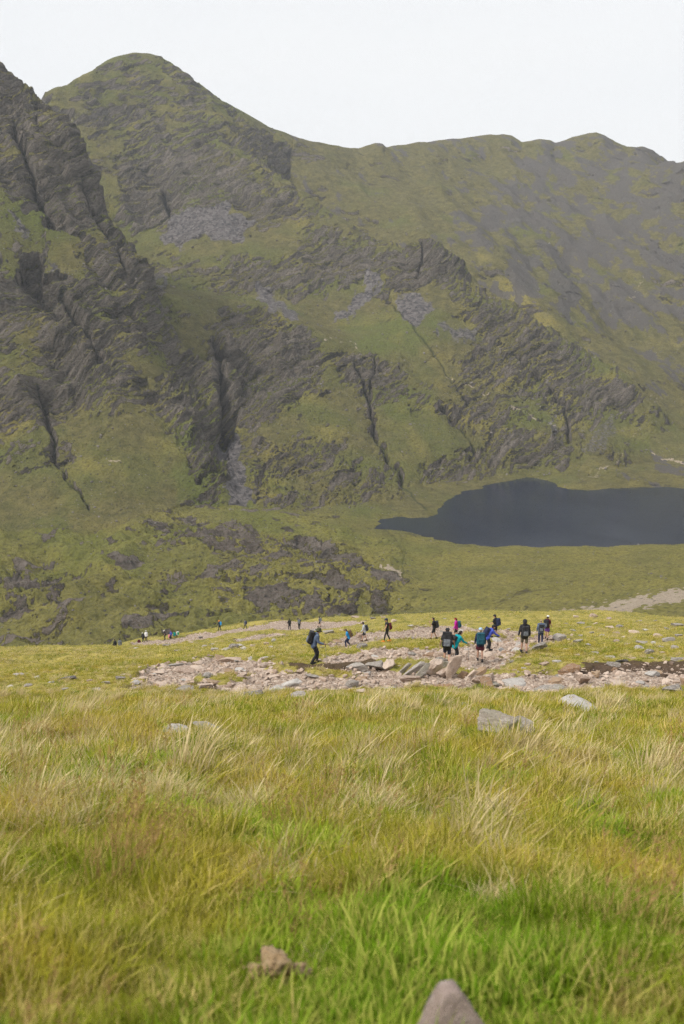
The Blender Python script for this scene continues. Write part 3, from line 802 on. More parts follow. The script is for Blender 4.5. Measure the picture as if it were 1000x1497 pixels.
BANKS = [hill_trace(p) for p in [[(418, 972), (470, 970), (545, 968), (560, 973), (520, 978), (470, 981), (430, 982)], [(838, 974), (880, 968), (940, 967), (1000, 968), (1080, 968), (1080, 976), (960, 977), (900, 977), (850, 980)], [(270, 999), (300, 1004), (330, 1001), (300, 996)], [(560, 934), (600, 930), (640, 928), (650, 931), (600, 936)]]]

def path_sd(x, y):
    """> 0 on the bare path (metres), wobbly edge"""
    s = np.full(np.shape(x), -50.0, np.float32)
    for poly in PATHS: s = np.maximum(s, poly_sd(x, y, poly))
    for poly in GREEN_ISLES: s = np.minimum(s, -poly_sd(x, y, poly))
    w = fbm2(x / 1.1, y / 1.6, 3, 205) * (0.5 + np.clip(y, 0, 100) * 0.006)
    return s + w
def bank_m(x, y):
    s = np.full(np.shape(x), -50.0, np.float32)
    for poly in BANKS: s = np.maximum(s, poly_sd(x, y, poly))
    return smooth(-0.5, 0.5, s + fbm2(x / 1.3, y / 1.3, 3, 215) * 0.6)

def hill_z(x, y, detail=True):
    x = np.asarray(x, np.float32); y = np.asarray(y, np.float32)
    z = hill_base(x, y)
    k = smooth(3, 14, y)
    z = z + fbm2(x / 3.2, y / 3.2, 4, 221) * (0.05 + 0.19 * k) + fbm2(x / 0.85, y / 0.85, 3, 231) * (0.035 + 0.075 * k)
    z = z + fbm2(x / 13, y / 11, 3, 241) * 0.5 * smooth(20, 70, y) * smooth(320, 150, y)
    sd = path_sd(x, y)
    dug = smooth(-0.5, 0.9, sd) * smooth(16, 30, y)
    z = z - 0.30 * dug + dug * fbm2(x / 0.5, y / 0.5, 3, 251) * 0.07
    return z.astype(np.float32)

def hill_hit(px, py):
    a, b = ray(px, py)
    D = np.exp(np.linspace(math.log(1.8), math.log(240), 3000))
    z = hill_z(float(a) * D, D)
    k = int(np.argmax(z > float(b) * D))
    if k == 0: k = len(D) - 1
    return float(a) * D[k], float(D[k]), float(z[k])

# mesh: finer near the camera, coarser far down the slope
uu = np.concatenate([np.linspace(-1.5, -0.47, 60)[:-1], np.linspace(-0.47, 0.47, 760), np.linspace(0.47, 1.5, 60)[1:]])
ss = np.concatenate([np.linspace(math.log(0.35), math.log(5.0), 120)[:-1], np.linspace(math.log(5.0), math.log(30), 420)[:-1], np.linspace(math.log(30), math.log(230), 640)[:-1], np.linspace(math.log(230), math.log(360), 60)])
yy = np.exp(ss) - 4.0 + 0.0
yy = np.where(yy < 1, yy, yy)
HU, HYs = np.meshgrid(uu, np.exp(ss))
HY = (HYs - 4.0).astype(np.float32); HX = (HU * HYs).astype(np.float32)
HZ = hill_z(HX, HY)
hsd = path_sd(HX, HY)
hpath = smooth(-0.15, 0.25, hsd) * smooth(18, 24, HY)
# worn peat and trampled turf beside the stones
hbank = bank_m(HX, HY)
hN = grid_normals(HX, HY, HZ)
hworn = smooth(-1.6, 0.2, hsd) * smooth(0.0, 0.5, fbm2(HX / 1.5, HY / 1.5, 3, 261) + 0.1) * smooth(18, 24, HY)

t = NT('hillside_turf')
p = t.pos()
aP, aB, aW = t.attr('path'), t.attr('bank'), t.attr('worn')
n1 = t.noise(p, 0.22, 5, 0.6); n2 = t.noise(p, 1.4, 5, 0.65); n3 = t.noise(p, 9.0, 4, 0.7); n4 = t.noise(t.mapping(p, (1, 0.5, 1)), 3.2, 5, 0.7)
g = t.mix(t.ramp(n1, [(0.38, 0), (0.62, 1)]), (0.185, 0.180, 0.034), (0.390, 0.320, 0.088))
g = t.mix(t.ramp(n4, [(0.42, 0), (0.66, 0.8)]), g, (0.42, 0.34, 0.12))
g = t.mix(t.ramp(n2, [(0.32, 0.75), (0.50, 0)]), g, (0.105, 0.120, 0.024))
soil = t.mix(n3, (0.045, 0.028, 0.018), (0.125, 0.085, 0.058))
g = t.mix(t.ramp(n3, [(0.30, 0.5), (0.45, 0)]), g, (0.045, 0.040, 0.018))
vc = t.voro(p, 6.5, 'F1', 'Color'); vd = t.voro(p, 6.5, 'F1', 'Distance')
grit = t.mix(t.ramp(vc, [(0.1, 0), (0.9, 1)]), (0.29, 0.215, 0.165), (0.56, 0.46, 0.38))
grit = t.mix(t.ramp(n3, [(0.36, 0.8), (0.52, 0)]), grit, (0.17, 0.11, 0.075))
col = t.mix(t.ramp(aW, [(0.2, 0), (0.9, 0.65)]), g, soil)
col = t.mix(t.ramp(t.math('ADD', aP, t.math('MULTIPLY', t.math('SUBTRACT', n2, 0.5), 0.7)), [(0.40, 0), (0.58, 1)]), col, grit)
col = t.mix(t.ramp(t.math('ADD', aB, t.math('MULTIPLY', t.math('SUBTRACT', n2, 0.5), 0.6)), [(0.42, 0), (0.6, 0.95)]), col, soil)
bh = t.math('ADD', t.math('MULTIPLY', n3, 0.6), t.math('MULTIPLY', n4, 1.4))
bh = t.math('SUBTRACT', bh, t.math('MULTIPLY', t.math('MULTIPLY', vd, aP), 1.0))
t.bsdf(col, 0.95, 0.1, bump=bh, bump_d=0.09, bump_s=1.0)
M_TURF = t.m
hill = grid_mesh('hillside', HX, HY, HZ, M_TURF, dict(path=hpath, bank=hbank, worn=hworn))
tag(hill, 'steep grassy hillside with worn stony path running across it', None, None, 'structure')
# ================================================================== ROCKS
def t_rock(name, a, b, lich=(0.30, 0.29, 0.27), moss=0.0):
    t = NT(name)
    oi = t.n('ShaderNodeObjectInfo'); tc = t.n('ShaderNodeTexCoord').outputs['Object']
    vm = t.n('ShaderNodeVectorMath', operation='ADD'); t.l(t.pos(), vm.inputs[0]); t.l(oi.outputs['Random'], vm.inputs[1]); pv = vm.outputs[0]
    n1 = t.noise(pv, 2.2, 6, 0.65); n2 = t.noise(t.mapping(pv, (1, 1, 3)), 9, 6, 0.7); n3 = t.noise(pv, 30, 4, 0.7)
    c = t.mix(t.ramp(t.math('ADD', n1, t.math('MULTIPLY', t.math('SUBTRACT', oi.outputs['Random'], 0.5), 0.5)), [(0.3, 0), (0.7, 1)]), a, b)
    c = t.mix(t.ramp(n2, [(0.48, 0), (0.66, 0.75)]), c, lich)
    c = t.mix(t.ramp(n3, [(0.32, 0.6), (0.46, 0)]), c, tuple(v * 0.45 for v in a))
    if moss:
        g = t.n('ShaderNodeNewGeometry'); s = t.n('ShaderNodeSeparateXYZ'); t.l(g.outputs['Normal'], s.inputs[0])
        mk = t.math('MULTIPLY', t.ramp(n1, [(0.5, 0), (0.6, 1)]), moss)
        c = t.mix(mk, c, (0.09, 0.095, 0.03))
    t.bsdf(c, 0.88, 0.25, bump=t.math('ADD', n2, t.math('MULTIPLY', n3, 0.4)), bump_d=0.03, bump_s=0.9)
    return t.m
M_PINK = t_rock('pink_sandstone', (0.31, 0.225, 0.175), (0.52, 0.41, 0.33), (0.55, 0.47, 0.40))
M_ORANGE = t_rock('orange_sandstone', (0.25, 0.15, 0.085), (0.36, 0.25, 0.16), (0.35, 0.30, 0.25))
M_GREY = t_rock('grey_stone', (0.20, 0.175, 0.155), (0.37, 0.33, 0.295), (0.46, 0.43, 0.395), 0.35)
M_WHITE = t_rock('pale_stone', (0.33, 0.30, 0.275), (0.47, 0.44, 0.41), (0.52, 0.50, 0.47))
M_DARK = t_rock('dark_stone', (0.085, 0.075, 0.072), (0.17, 0.155, 0.145), (0.22, 0.21, 0.20), 0.3)

def rock_mesh(seed, sx, sy, sz, cuts=9, mat=None, sub=3, rough=0.03):
    """a stone about 1 m across before scaling: a ball cut by random planes, broken and worn"""
    rn = np.random.RandomState(seed)
    bm = bmesh.new(); bmesh.ops.create_icosphere(bm, subdivisions=sub, radius=0.62)
    co = np.array([v.co[:] for v in bm.verts])
    for _ in range(cuts):
        n = rn.normal(size=3); n[2] *= 0.8; n /= np.linalg.norm(n)
        d = rn.uniform(0.27, 0.46)
        e = co @ n - d
        co = co - np.outer(np.maximum(e, 0) * 0.97, n)
    for n, d in (((0, 0, 1), rn.uniform(0.25, 0.36)), ((0, 0, -1), 0.33)):
        n = np.array(n) + rn.normal(size=3) * 0.10; n /= np.linalg.norm(n)
        co = co - np.outer(np.maximum(co @ n - d, 0) * 0.98, n)
    nn = co / (np.linalg.norm(co, axis=1, keepdims=True) + 1e-9)
    f = fbm3(co[:, 0] * 3 + seed, co[:, 1] * 3, co[:, 2] * 6, 4, seed, 0.6)
    co = co + nn * (f * rough * 2.2)[:, None]
    co = co / (co.max(0) - co.min(0)) * np.array([sx, sy, sz])
    for v, c in zip(bm.verts, co): v.co = c
    me = bpy.data.meshes.new('rock'); bm.to_mesh(me); bm.free()
    me.polygons.foreach_set('use_smooth', np.zeros(len(me.polygons), bool))
    if mat: me.materials.append(mat)
    return me

SLABS = {}
def rockset(mat, key):
    SLABS[key] = [rock_mesh(100 + i * 7 + len(key), *s, mat=mat, cuts=6 + i % 5) for i, s in enumerate([(1, .8, .28), (1, .6, .22), (1, .9, .4), (1, .7, .55), (1, .55, .35), (1, .85, .2)])]
for m_, k_ in ((M_PINK, 'pink'), (M_ORANGE, 'orange'), (M_GREY, 'grey'), (M_WHITE, 'white'), (M_DARK, 'dark')): rockset(m_, k_)
ROCK_XY = []      # (x, y, radius) so that the grass keeps clear
def place_rock(px, py, w_px, kind, shape, label=None, name='rock', rot=None, sink=0.3, tilt=(0, 0), cat='rock', group=None, sc=(1, 1, 1), xyz=None, w_m=None):
    if xyz is None: x, y, z = hill_hit(px, py)
    else: x, y, z = xyz
    w = w_m if w_m else w_px * y / FPX / 0.93
    me = SLABS[kind][shape % 6] if isinstance(kind, str) else kind
    o = bpy.data.objects.new(name, me); COL.objects.link(o)
    o.scale = (w * sc[0], w * sc[1], w * sc[2])
    h = me.vertices and (max(v.co.z for v in me.vertices) if False else 0)
    o.rotation_euler = (tilt[0], tilt[1], rot if rot is not None else random.uniform(0, 6.28))
    o.location = (x, y, z + w * sc[2] * me_h(me) * (0.5 - sink))
    tag(o, label, cat, group)
    ROCK_XY.append((x, y, w * 0.42))
    return o
_mh = {}
def me_h(me):
    if me.name not in _mh:
        c = np.empty(len(me.vertices) * 3, np.float32); me.vertices.foreach_get('co', c); c = c.reshape(-1, 3); _mh[me.name] = float(c[:, 2].max() - c[:, 2].min())
    return _mh[me.name]

# the stones one would pick out first: (px, py of the foot, width px, stuff, shape, scale, tilt, turn, sink, label)
NAMED = [
 (735, 1088, 82, 'grey', 3, (1, .8, .95), (0.1, -0.15), 0.2, .08, 'large cracked grey boulder half buried in the meadow', 'boulder'),
 (845, 1038, 66, 'white', 0, (1, .9, .8), (0.25, 0.05), 0.3, .15, 'flat pale slab lying in the grass just below the path', 'slab'),
 (247, 1075, 50, 'white', 5, (1, .6, .7), (0.35, 0.02), 0.1, -.6, 'thin pale slab in the meadow, left one of a pair', 'slab'),
 (310, 1074, 52, 'white', 1, (1, .6, .8), (0.3, 0.2), 0.0, -.6, 'narrow grey slab tilting to the right in the meadow', 'slab'),
 (352, 1176, 48, 'white', 1, (1, .7, .8), (0.3, 0.03), 0.1, -.2, 'small flat grey stone sunk deep in meadow grass', 'stone'),
 (936, 1114, 15, 'white', 4, (.9, .8, 2.8), (0.1, 0.25), 0.6, .1, 'small pale upright stone alone in the grass at the right', 'stone'),
 (985, 1100, 12, 'grey', 3, (1, 1, 1), (0, 0), 0.6, .2, 'little grey stone near the right edge of the meadow', 'stone'),
 (780, 1147, 12, 'grey', 3, (1, 1, 1), (0, 0), 1.6, .2, 'little grey stone in the middle of the meadow', 'stone'),
 (682, 1032, 18, 'grey', 0, (1, 1, 1), (0, 0), 1.6, .2, 'small grey stone in the turf under the leaning slabs', 'stone'),
 (929, 1034, 20, 'grey', 1, (1, 1, 1), (0, .2), .6, .2, 'small tilted grey slab right of the flat pale slab', 'stone'),
 (282, 1116, 12, 'dark', 3, (1, 1, 1), (0, 0), .6, .2, 'tiny dark stone in straw grass at the left', 'stone'),
 (402, 1053, 12, 'grey', 3, (1, 1, 1), (0, 0), .6, .2, 'tiny pinkish stone in grass below the grey path slabs', 'stone'),
 # leaning slabs on the near edge of the path
 (589, 985, 22, 'grey', 1, (1.25, .35, 1.1), (0, -0.75), 0.1, .1, 'pale leaning slab at the left end of the upright row', 'slab'),
 (601, 988, 38, 'grey', 1, (1.15, .4, .95), (0, -0.62), 0.1, .1, 'long brown-grey slab leaning left in the upright row', 'slab'),
 (614, 992, 22, 'grey', 4, (1.25, .5, 1.0), (0, -0.8), 0.15, .1, 'small dark slab leaning behind the long brown-grey one', 'slab'),
 (633, 986, 26, 'pink', 3, (1.0, .6, 1.35), (0.2, -0.1), 0.8, .2, 'blocky pinkish stone in the middle of the upright row', 'slab'),
 (642, 975, 16, 'grey', 3, (1.0, .6, 1.3), (0.1, 0.1), 0.3, .1, 'small grey stone poking up behind the upright row', 'stone'),
 (650, 990, 20, 'pink', 2, (1.0, .7, 1.3), (0.1, -0.4), 0.3, .1, 'pinkish block leaning between larger upright slabs', 'slab'),
 (660, 992, 24, 'pink', 4, (.6, .5, 3.6), (0.15, 0.28), 0.3, .1, 'tallest pointed pink slab standing in the upright row', 'slab'),
 (648, 978, 13, 'grey', 4, (.9, .5, 2.0), (0.15, 0.1), 0.3, .1, 'narrow grey stone upright beside the tallest pink slab', 'stone'),
 (676, 992, 18, 'orange', 4, (.9, .6, 2.1), (0.1, 0.25), 0.2, .12, 'orange sandstone block standing right of the pink slab', 'slab'),
 (688, 993, 18, 'pink', 1, (1.1, .5, 1.6), (0.1, -0.7), 0.2, .1, 'grey-pink slab leaning right of the orange block', 'slab'),
 (699, 990, 20, 'orange', 5, (1.1, .6, 1.7), (0.1, -0.6), 0.2, .1, 'tan slab leaning at the right of the upright row', 'slab'),
 (710, 1003, 26, 'pink', 0, (1, .7, 2.4), (0.7, 0.1), 0.2, .2, 'broad pale slab propped below the right end of the row', 'slab'),
 (551, 978, 22, 'grey', 0, (1, .8, 1.3), (0.1, 0.02), 0.2, .15, 'flat-topped tan stone on the turf bank left of the leaning slabs', 'stone'),
 (513, 1004, 20, 'grey', 3, (1, .8, 1.15), (0, 0), .3, .2, 'rounded grey block on the path under the walking man', 'stone'),
 (568, 1010, 17, 'white', 1, (1, .6, 1.2), (0, .25), .2, .2, 'small pale stone tilting in the turf edge below the path', 'stone'),
 (528, 1012, 20, 'pink', 0, (1, .8, 1), (0, 0), .2, .3, 'flat tan stone at the lower path edge in the middle', 'stone'),
 (340, 968, 34, 'pink', 1, (1, .7, 1.1), (0.1, 0.12), 0.1, .15, 'long tan slab lying on the top rim of the left path', 'slab'),
 (292, 972, 18, 'pink', 0, (1, .7, 1.1), (0.1, 0), 0.1, .2, 'tan stone on the rim left of the long slab', 'stone'),
 (349, 981, 14, 'white', 2, (1, .9, 1.2), (0, 0), .5, .2, 'small whitish stone below the long tan rim slab', 'stone'),
 (399, 994, 20, 'pink', 2, (1, .8, 1), (0, 0), .4, .2, 'pinkish block right of the small green patch on the path', 'stone'),
 (236, 984, 20, 'pink', 0, (1, .9, 1), (0.1, 0), .4, .25, 'broad pink slab at the upper left corner of the path', 'slab'),
 (372, 1020, 40, 'grey', 0, (1, .7, 1.2), (0.15, 0.1), .3, .3, 'bluish grey slab half in grass at the lower path edge', 'slab'),
 (435, 1020, 30, 'grey', 5, (1, .7, 1.5), (0.15, 0.0), .3, .3, 'rough grey slab right of the bluish one at the path edge', 'slab'),
 (270, 1012, 34, 'grey', 5, (1, .8, 1.2), (0.15, 0.0), .3, .3, 'grey slab at the lower left edge of the path', 'slab'),
 (176, 995, 16, 'grey', 2, (1, .9, 1.3), (0, .2), .3, .2, 'grey stone on the turf left of the path corner', 'stone'),
 (155, 999, 14, 'grey', 1, (1, .7, 1.3), (0, .2), .3, .2, 'little grey slab on the turf farther left of the path', 'stone'),
 (100, 993, 28, 'dark', 1, (1, .7, .9), (0, 0), .3, .3, 'flat dark grey slab on the turf at the far left', 'slab'),
 (528, 949, 17, 'grey', 3, (1, .9, 1.1), (0, 0), .5, .15, 'round grey boulder in front of the man in blue', 'boulder'),
 (525, 932, 12, 'pink', 3, (1, .9, 1.2), (0, 0), .5, .15, 'pink stone behind the boulder beside the man in blue', 'stone'),
 (816, 937, 22, 'grey', 3, (1, .9, 1.0), (0, .1), .5, .15, 'big grey boulder right of the walker in white cap', 'boulder'),
 (787, 949, 28, 'grey', 1, (1, .7, 1.6), (0.1, -0.25), .2, .15, 'grey slab tipped over the dark hollow under bald walker', 'slab'),
 (845, 939, 14, 'grey', 2, (1, .8, 1), (0, 0), .5, .3, 'grey stone in the turf right of the big boulder', 'stone'),
 (955, 988, 24, 'white', 1, (1, .8, 1.5), (0.1, -.1), .2, .15, 'long whitish slab on the dark peat bank at the right', 'slab'),
 (910, 968, 20, 'dark', 1, (1, .7, 1), (0, .1), .2, .2, 'dark flat stone on the turf above the peat bank', 'stone'),
 (898, 981, 10, 'orange', 4, (1, .8, 1.8), (0, .1), .2, .1, 'small tan stone perched on the peat bank', 'stone'),
 (831, 983, 28, 'orange', 5, (1, .7, 1.3), (0, -.12), .2, .2, 'flat brown slab on the upper rim of the right path', 'slab'),
 (851, 1000, 20, 'pink', 2, (1, .5, 2.2), (.6, .2), .2, .1, 'pale triangular slab standing on the right path', 'slab'),
 (815, 999, 26, 'orange', 0, (1, .8, 1.1), (.1, 0), .2, .2, 'tan oval slab in the middle of the right path', 'slab'),
 (986, 1010, 34, 'grey', 0, (1, .7, 1.0), (.1, 0), .2, .3, 'grey slab in the turf at the right end of the path', 'slab'),
 (293, 917 + 16, 7, 'grey', 2, (1, 1, 1.2), (0, 0), .2, .1, 'grey stone beside the far path under the orange-capped walker', 'stone'),
]
M_BOULD = t_rock('lichened_boulder', (0.19, 0.16, 0.13), (0.36, 0.31, 0.26), (0.46, 0.42, 0.37), 0.3)
def big_boulder():
    bm = bmesh.new()
    for off_, sc_, sd_ in (((-.12, 0, 0), (.72, .62, .50), 901), ((.30, -.06, -.05), (.42, .55, .38), 903)):
        me_ = rock_mesh(sd_, *sc_, sub=5, cuts=7, rough=.022); n0 = len(bm.verts); bm.from_mesh(me_); bm.verts.ensure_lookup_table()
        for v in bm.verts[n0:]: v.co += Vector(off_)
    me = bpy.data.meshes.new('boulder'); bm.to_mesh(me); bm.free(); me.materials.append(M_BOULD)
    return me
BB = big_boulder()
for px, py, w, k, sh, sc, tl, rt, sk, lab, cat in NAMED:
    if lab.startswith('large cracked'): k = BB; sc = (1, 1, .85); rt = 0.05; tl = (0.12, 0.02); sk = -.38
    if 'row' in lab or 'upright' in lab or 'leaning' in lab:
        if py < 1010: w *= 1.35; py -= 1
    place_rock(px, py, w, k, sh, lab, 'boulder' if cat == 'boulder' else ('flat_stone' if 'slab' in cat else 'stone'), rt, sk, tl, cat, None, sc)

# the pointed stone right in front of the camera
def pointed_stone():
    bm = bmesh.new(); bmesh.ops.create_icosphere(bm, subdivisions=4, radius=0.5)
    co = np.array([v.co[:] for v in bm.verts])
    for n, d in [((1, 0, .62), .235), ((-1, 0, .40), .215), ((0, 1, .3), .2), ((0, -1, .25), .2), ((.7, -.7, .4), .3), ((-.6, -.8, .4), .33), ((0.3, 0, 1), .47)]:
        n = np.array(n, float); n /= np.linalg.norm(n); co = co - np.outer(np.maximum(co @ n - d, 0), n)
    co[:, 2] = np.minimum(co[:, 2], .36 + .04 * np.cos(co[:, 0] * 9)); co *= np.array([.47, .40, .47])
    f = fbm3(co[:, 0] * 20, co[:, 1] * 20, co[:, 2] * 14, 4, 3)
    co *= (1 + 0.03 * f)[:, None]
    for v, c in zip(bm.verts, co): v.co = c
    me = bpy.data.meshes.new('pointed_stone'); bm.to_mesh(me); bm.free(); me.materials.append(M_FORE)
    me.polygons.foreach_set('use_smooth', np.ones(len(me.polygons), bool))
    o = bpy.data.objects.new('pointed_stone', me); COL.objects.link(o)
    return o
M_FORE = t_rock('brown_sandstone', (0.24, 0.18, 0.155), (0.34, 0.265, 0.23), (0.36, 0.30, 0.265))
ps = pointed_stone()
PSX, PSY, PSZ = (float(v) for v in P3(664, 1540, 2.35))
ps.location = (PSX, PSY, PSZ); ps.rotation_euler = (R(-12), 0, 0.15)
tag(ps, 'brown pointed stone sticking up out of the nearest grass', 'stone')
ROCK_XY.append((PSX, PSY, 0.07))

def lump_mesh(seed, n=9):
    """crumbly clod of peat: several fused lumps"""
    rn = np.random.RandomState(seed); bm = bmesh.new()
    for i in range(n):
        m = Matrix.Translation((rn.uniform(-.4, .4), rn.uniform(-.25, .25), rn.uniform(0, .3))) @ Matrix.Scale(rn.uniform(.10, .24), 4)
        bmesh.ops.create_icosphere(bm, subdivisions=3, radius=1.0, matrix=m)
    co = np.array([v.co[:] for v in bm.verts]); f = fbm3(co[:, 0] * 6, co[:, 1] * 6, co[:, 2] * 6, 4, seed, 0.7)
    c0 = co.mean(0); co = co + (co - c0) * (f * 0.26)[:, None]
    for v, c in zip(bm.verts, co): v.co = c
    me = bpy.data.meshes.new('peat_clod'); bm.to_mesh(me); bm.free()
    me.polygons.foreach_set('use_smooth', np.ones(len(me.polygons), bool)); return me
M_CLOD = t_rock('dry_dung', (0.14, 0.085, 0.04), (0.32, 0.22, 0.12), (0.42, 0.32, 0.20))
for px, py, w, sd, lab in [(404, 1440, 95, 3, 'large crumbly tan peat clod in the near grass'), (556, 1368, 26, 5, 'pale tan clod, upper one of the small clods'), (590, 1390, 22, 6, 'rounded tan clod beside the upper small clod'),
                           (557, 1395, 18, 8, 'lowest reddish clod among the small clods'), (628, 1405, 20, 9, 'small pale clod right of the other small clods')]:
    x, y, z = hill_hit(px, py); me = lump_mesh(sd, 11 + sd % 5); me.materials.append(M_CLOD)
    o = bpy.data.objects.new('peat_clod', me); COL.objects.link(o); w_ = w * y / FPX / 0.9
    o.scale = (w_, w_, w_ * 0.75); o.location = (x, y, z + 0.03 + 0.1 * w_); o.rotation_euler = (0.2, 0, sd); tag(o, lab, 'peat clod')
    ROCK_XY.append((x, y, w_ * 0.45)); ROCK_XY.append((x, y - w_ * .5, w_ * 0.3))
for i, (px, py, w) in enumerate([(522, 1284, 26), (548, 1280, 20), (576, 1276, 18), (598, 1284, 16), (562, 1288, 22)]):
    place_rock(px, py, w, 'grey' if i % 2 else 'pink', i, ['bluish stone at the left end of the small bare patch', 'flat stone second from the left in the bare patch', 'little pale stone at the back of the bare patch',
               'small stone at the right end of the bare patch', 'grey stone at the front of the small bare patch'][i], 'stone', None, .3, (0, 0), 'stone')

ra_, rb_ = hill_hit(578, 996), hill_hit(722, 974); ROWX = (ra_[0], rb_[0]); ROWY = (ra_[1] - 1.0, rb_[1] + .5)
# ---- the loose stones of the path: the larger ones each a thing
rr = np.random.RandomState(5)
main = PATHS[0]
def samp(poly, n, seed):
    rn = np.random.RandomState(seed); a = np.array(poly); out = []
    lo, hi = a.min(0), a.max(0)
    while len(out) < n:
        q = rn.uniform(lo, hi, (400, 2)).astype(np.float32)
        m = (poly_sd(q[:, 0], q[:, 1], poly) > 0.05) & (np.abs(q[:, 0]) < 0.41 * (q[:, 1]) + 0.5)
        out += [tuple(v) for v in q[m]]
    return out[:n]
for pi, n, lab, grp in [(0, 190, 'pale pink sandstone rubble stone lying on the broad stony path', 'rubble stones on the broad path'),
                        (1, 46, 'stone on the worn patch among the group of walkers', 'stones among the walkers'),
                        (2, 34, 'stone on the path where the file of walkers descends', 'stones on the middle path'),
                        (3, 16, 'stone in the narrow strip above the broad path', 'stones in the narrow strip')]:
    for i, (x, y) in enumerate(samp(PATHS[pi], n, 40 + pi)):
        if pi == 0 and ROWX[0] < x < ROWX[1] and ROWY[0] < y < ROWY[1]: continue
        w = 0.26 + 0.85 * rr.rand() ** 2.0
        k = rr.choice(['pink', 'pink', 'pink', 'orange', 'white', 'grey']) 
        place_rock(0, 0, 0, k, rr.randint(6), lab, 'path_stone', rr.uniform(0, 6.28), 0.12, (rr.normal() * .16, rr.normal() * .16), 'stone', grp, (1, rr.uniform(.7, 1.1), rr.uniform(.4, .85)), (x, y, float(hill_z(np.array([x]), np.array([y]))[0])), w)
# grey stones showing through the turf
TURF_ST = [(870, 912, 9), (890, 905, 10), (905, 917, 12), (925, 925, 16), (945, 922, 10), (960, 930, 14), (975, 920, 10), (990, 915, 18), (880, 930, 12), (900, 938, 10), (918, 943, 14), (940, 940, 18), (965, 946, 12), (985, 950, 14), (860, 943, 9), (865, 925, 8),
           (838, 922, 10), (850, 912, 12), (958, 908, 8), (935, 908, 9), (842, 902, 9), (866, 902, 12), (828, 950, 11), (845, 958, 9), (870, 955, 13), (890, 962, 16), (872, 968, 9), (895, 972, 22), (925, 963, 12), (948, 955, 14), (815, 968, 14), (795, 972, 16), (835, 975, 8),
           (990, 966, 24), (975, 938, 20), (992, 930, 12), (920, 955, 7), (933, 950, 20), (952, 962, 8), (770, 972, 10), (765, 978, 9), (815, 930, 6), (828, 912, 7), (848, 930, 7), (886, 947, 7), (902, 926, 14), (912, 932, 8), (955, 941, 9), (968, 955, 9),
           (860, 918, 11), (878, 920, 7), (893, 918, 16), (340, 948, 16), (350, 945, 12), (330, 950, 14), (356, 950, 10), (315, 952, 14), (245, 945, 14), (262, 952, 12), (390, 942, 10), (370, 945, 9), (395, 946, 8), (280, 940, 8), (200, 948, 9), (430, 958, 8), (298, 946, 9),
           (445, 943, 7), (470, 947, 6), (412, 930, 7), (655, 890 + 48, 8), (610, 950, 9), (580, 948, 8), (600, 957, 13), (625, 954, 8), (690, 976, 7), (735, 972, 8), (748, 968, 9), (672, 968, 8), (705, 978, 7), (28, 988, 16), (55, 992, 12), (75, 998, 10), (130, 996, 10),
           (40, 1004, 14), (95, 1008, 12), (140, 1010, 18), (15, 1006, 12), (240, 1030, 7), (690, 1035, 6), (645, 925, 9), (710, 925, 7), (745, 920, 8), (600, 915, 10), (545, 905, 9), (520, 903, 12), (575, 909, 8), (500, 922, 9), (480, 925, 18), (462, 922, 14), (445, 928, 9), (560, 903, 7), (650, 905, 5), (700, 903, 5),
           (400, 938, 9), (310, 942, 8), (350, 936, 9), (230, 943, 7)]
for i, (px, py, w) in enumerate(TURF_ST):
    side = 'grey stone showing through the turf right of the walkers' if px > 800 else ('grey stone in the turf near the group of walkers' if px > 480 else 'grey stone in the turf on the left half of the slope')
    place_rock(px, py, w, rr.choice(['grey', 'grey', 'white', 'pink']), rr.randint(6), side, 'turf_stone', rr.uniform(-.5, .5), 0.42, (0.05, rr.normal() * .1), 'stone', side.replace('grey stone', 'stones'), (1, .8, rr.uniform(.8, 1.4)))

# ================================================================== SCATTERED STUFF (rubble, grass)
HOLD = bpy.data.collections.new('tuft_models')      # not linked to the scene: only source shapes for the scatter
def scatter(name, pts, rot, scl, idx, models, label):
    coll = bpy.data.collections.new(name + '_models')
    for i, me in enumerate(models):
        o = bpy.data.objects.new('%s_%03d' % (name, i), me); coll.objects.link(o)
    me = raw_mesh(name, pts, [], [], None, dict(rot=np.asarray(rot, np.float32), scl=np.asarray(scl, np.float32), pick=np.asarray(idx, np.int32)))
    ob = bpy.data.objects.new(name, me); COL.objects.link(ob)
    ng = bpy.data.node_groups.new(name, 'GeometryNodeTree')
    ng.interface.new_socket('Geometry', in_out='INPUT', socket_type='NodeSocketGeometry'); ng.interface.new_socket('Geometry', in_out='OUTPUT', socket_type='NodeSocketGeometry')
    N = ng.nodes; L = ng.links
    gi = N.new('NodeGroupInput'); go = N.new('NodeGroupOutput'); ip = N.new('GeometryNodeInstanceOnPoints'); ci = N.new('GeometryNodeCollectionInfo')
    ci.inputs[0].default_value = coll; ci.inputs[1].default_value = True; ci.inputs[2].default_value = True
    def na(nm, ty):
        a = N.new('GeometryNodeInputNamedAttribute'); a.data_type = ty; a.inputs[0].default_value = nm; return a.outputs[0]
    L.new(gi.outputs[0], ip.inputs['Points']); L.new(ci.outputs[0], ip.inputs['Instance']); ip.inputs['Pick Instance'].default_value = True
    L.new(na('pick', 'INT'), ip.inputs['Instance Index']); L.new(na('rot', 'FLOAT_VECTOR'), ip.inputs['Rotation']); L.new(na('scl', 'FLOAT_VECTOR'), ip.inputs['Scale'])
    L.new(ip.outputs[0], go.inputs[0])
    md = ob.modifiers.new('scatter', 'NODES'); md.node_group = ng
    tag(ob, label, None, None, 'stuff')
    return ob

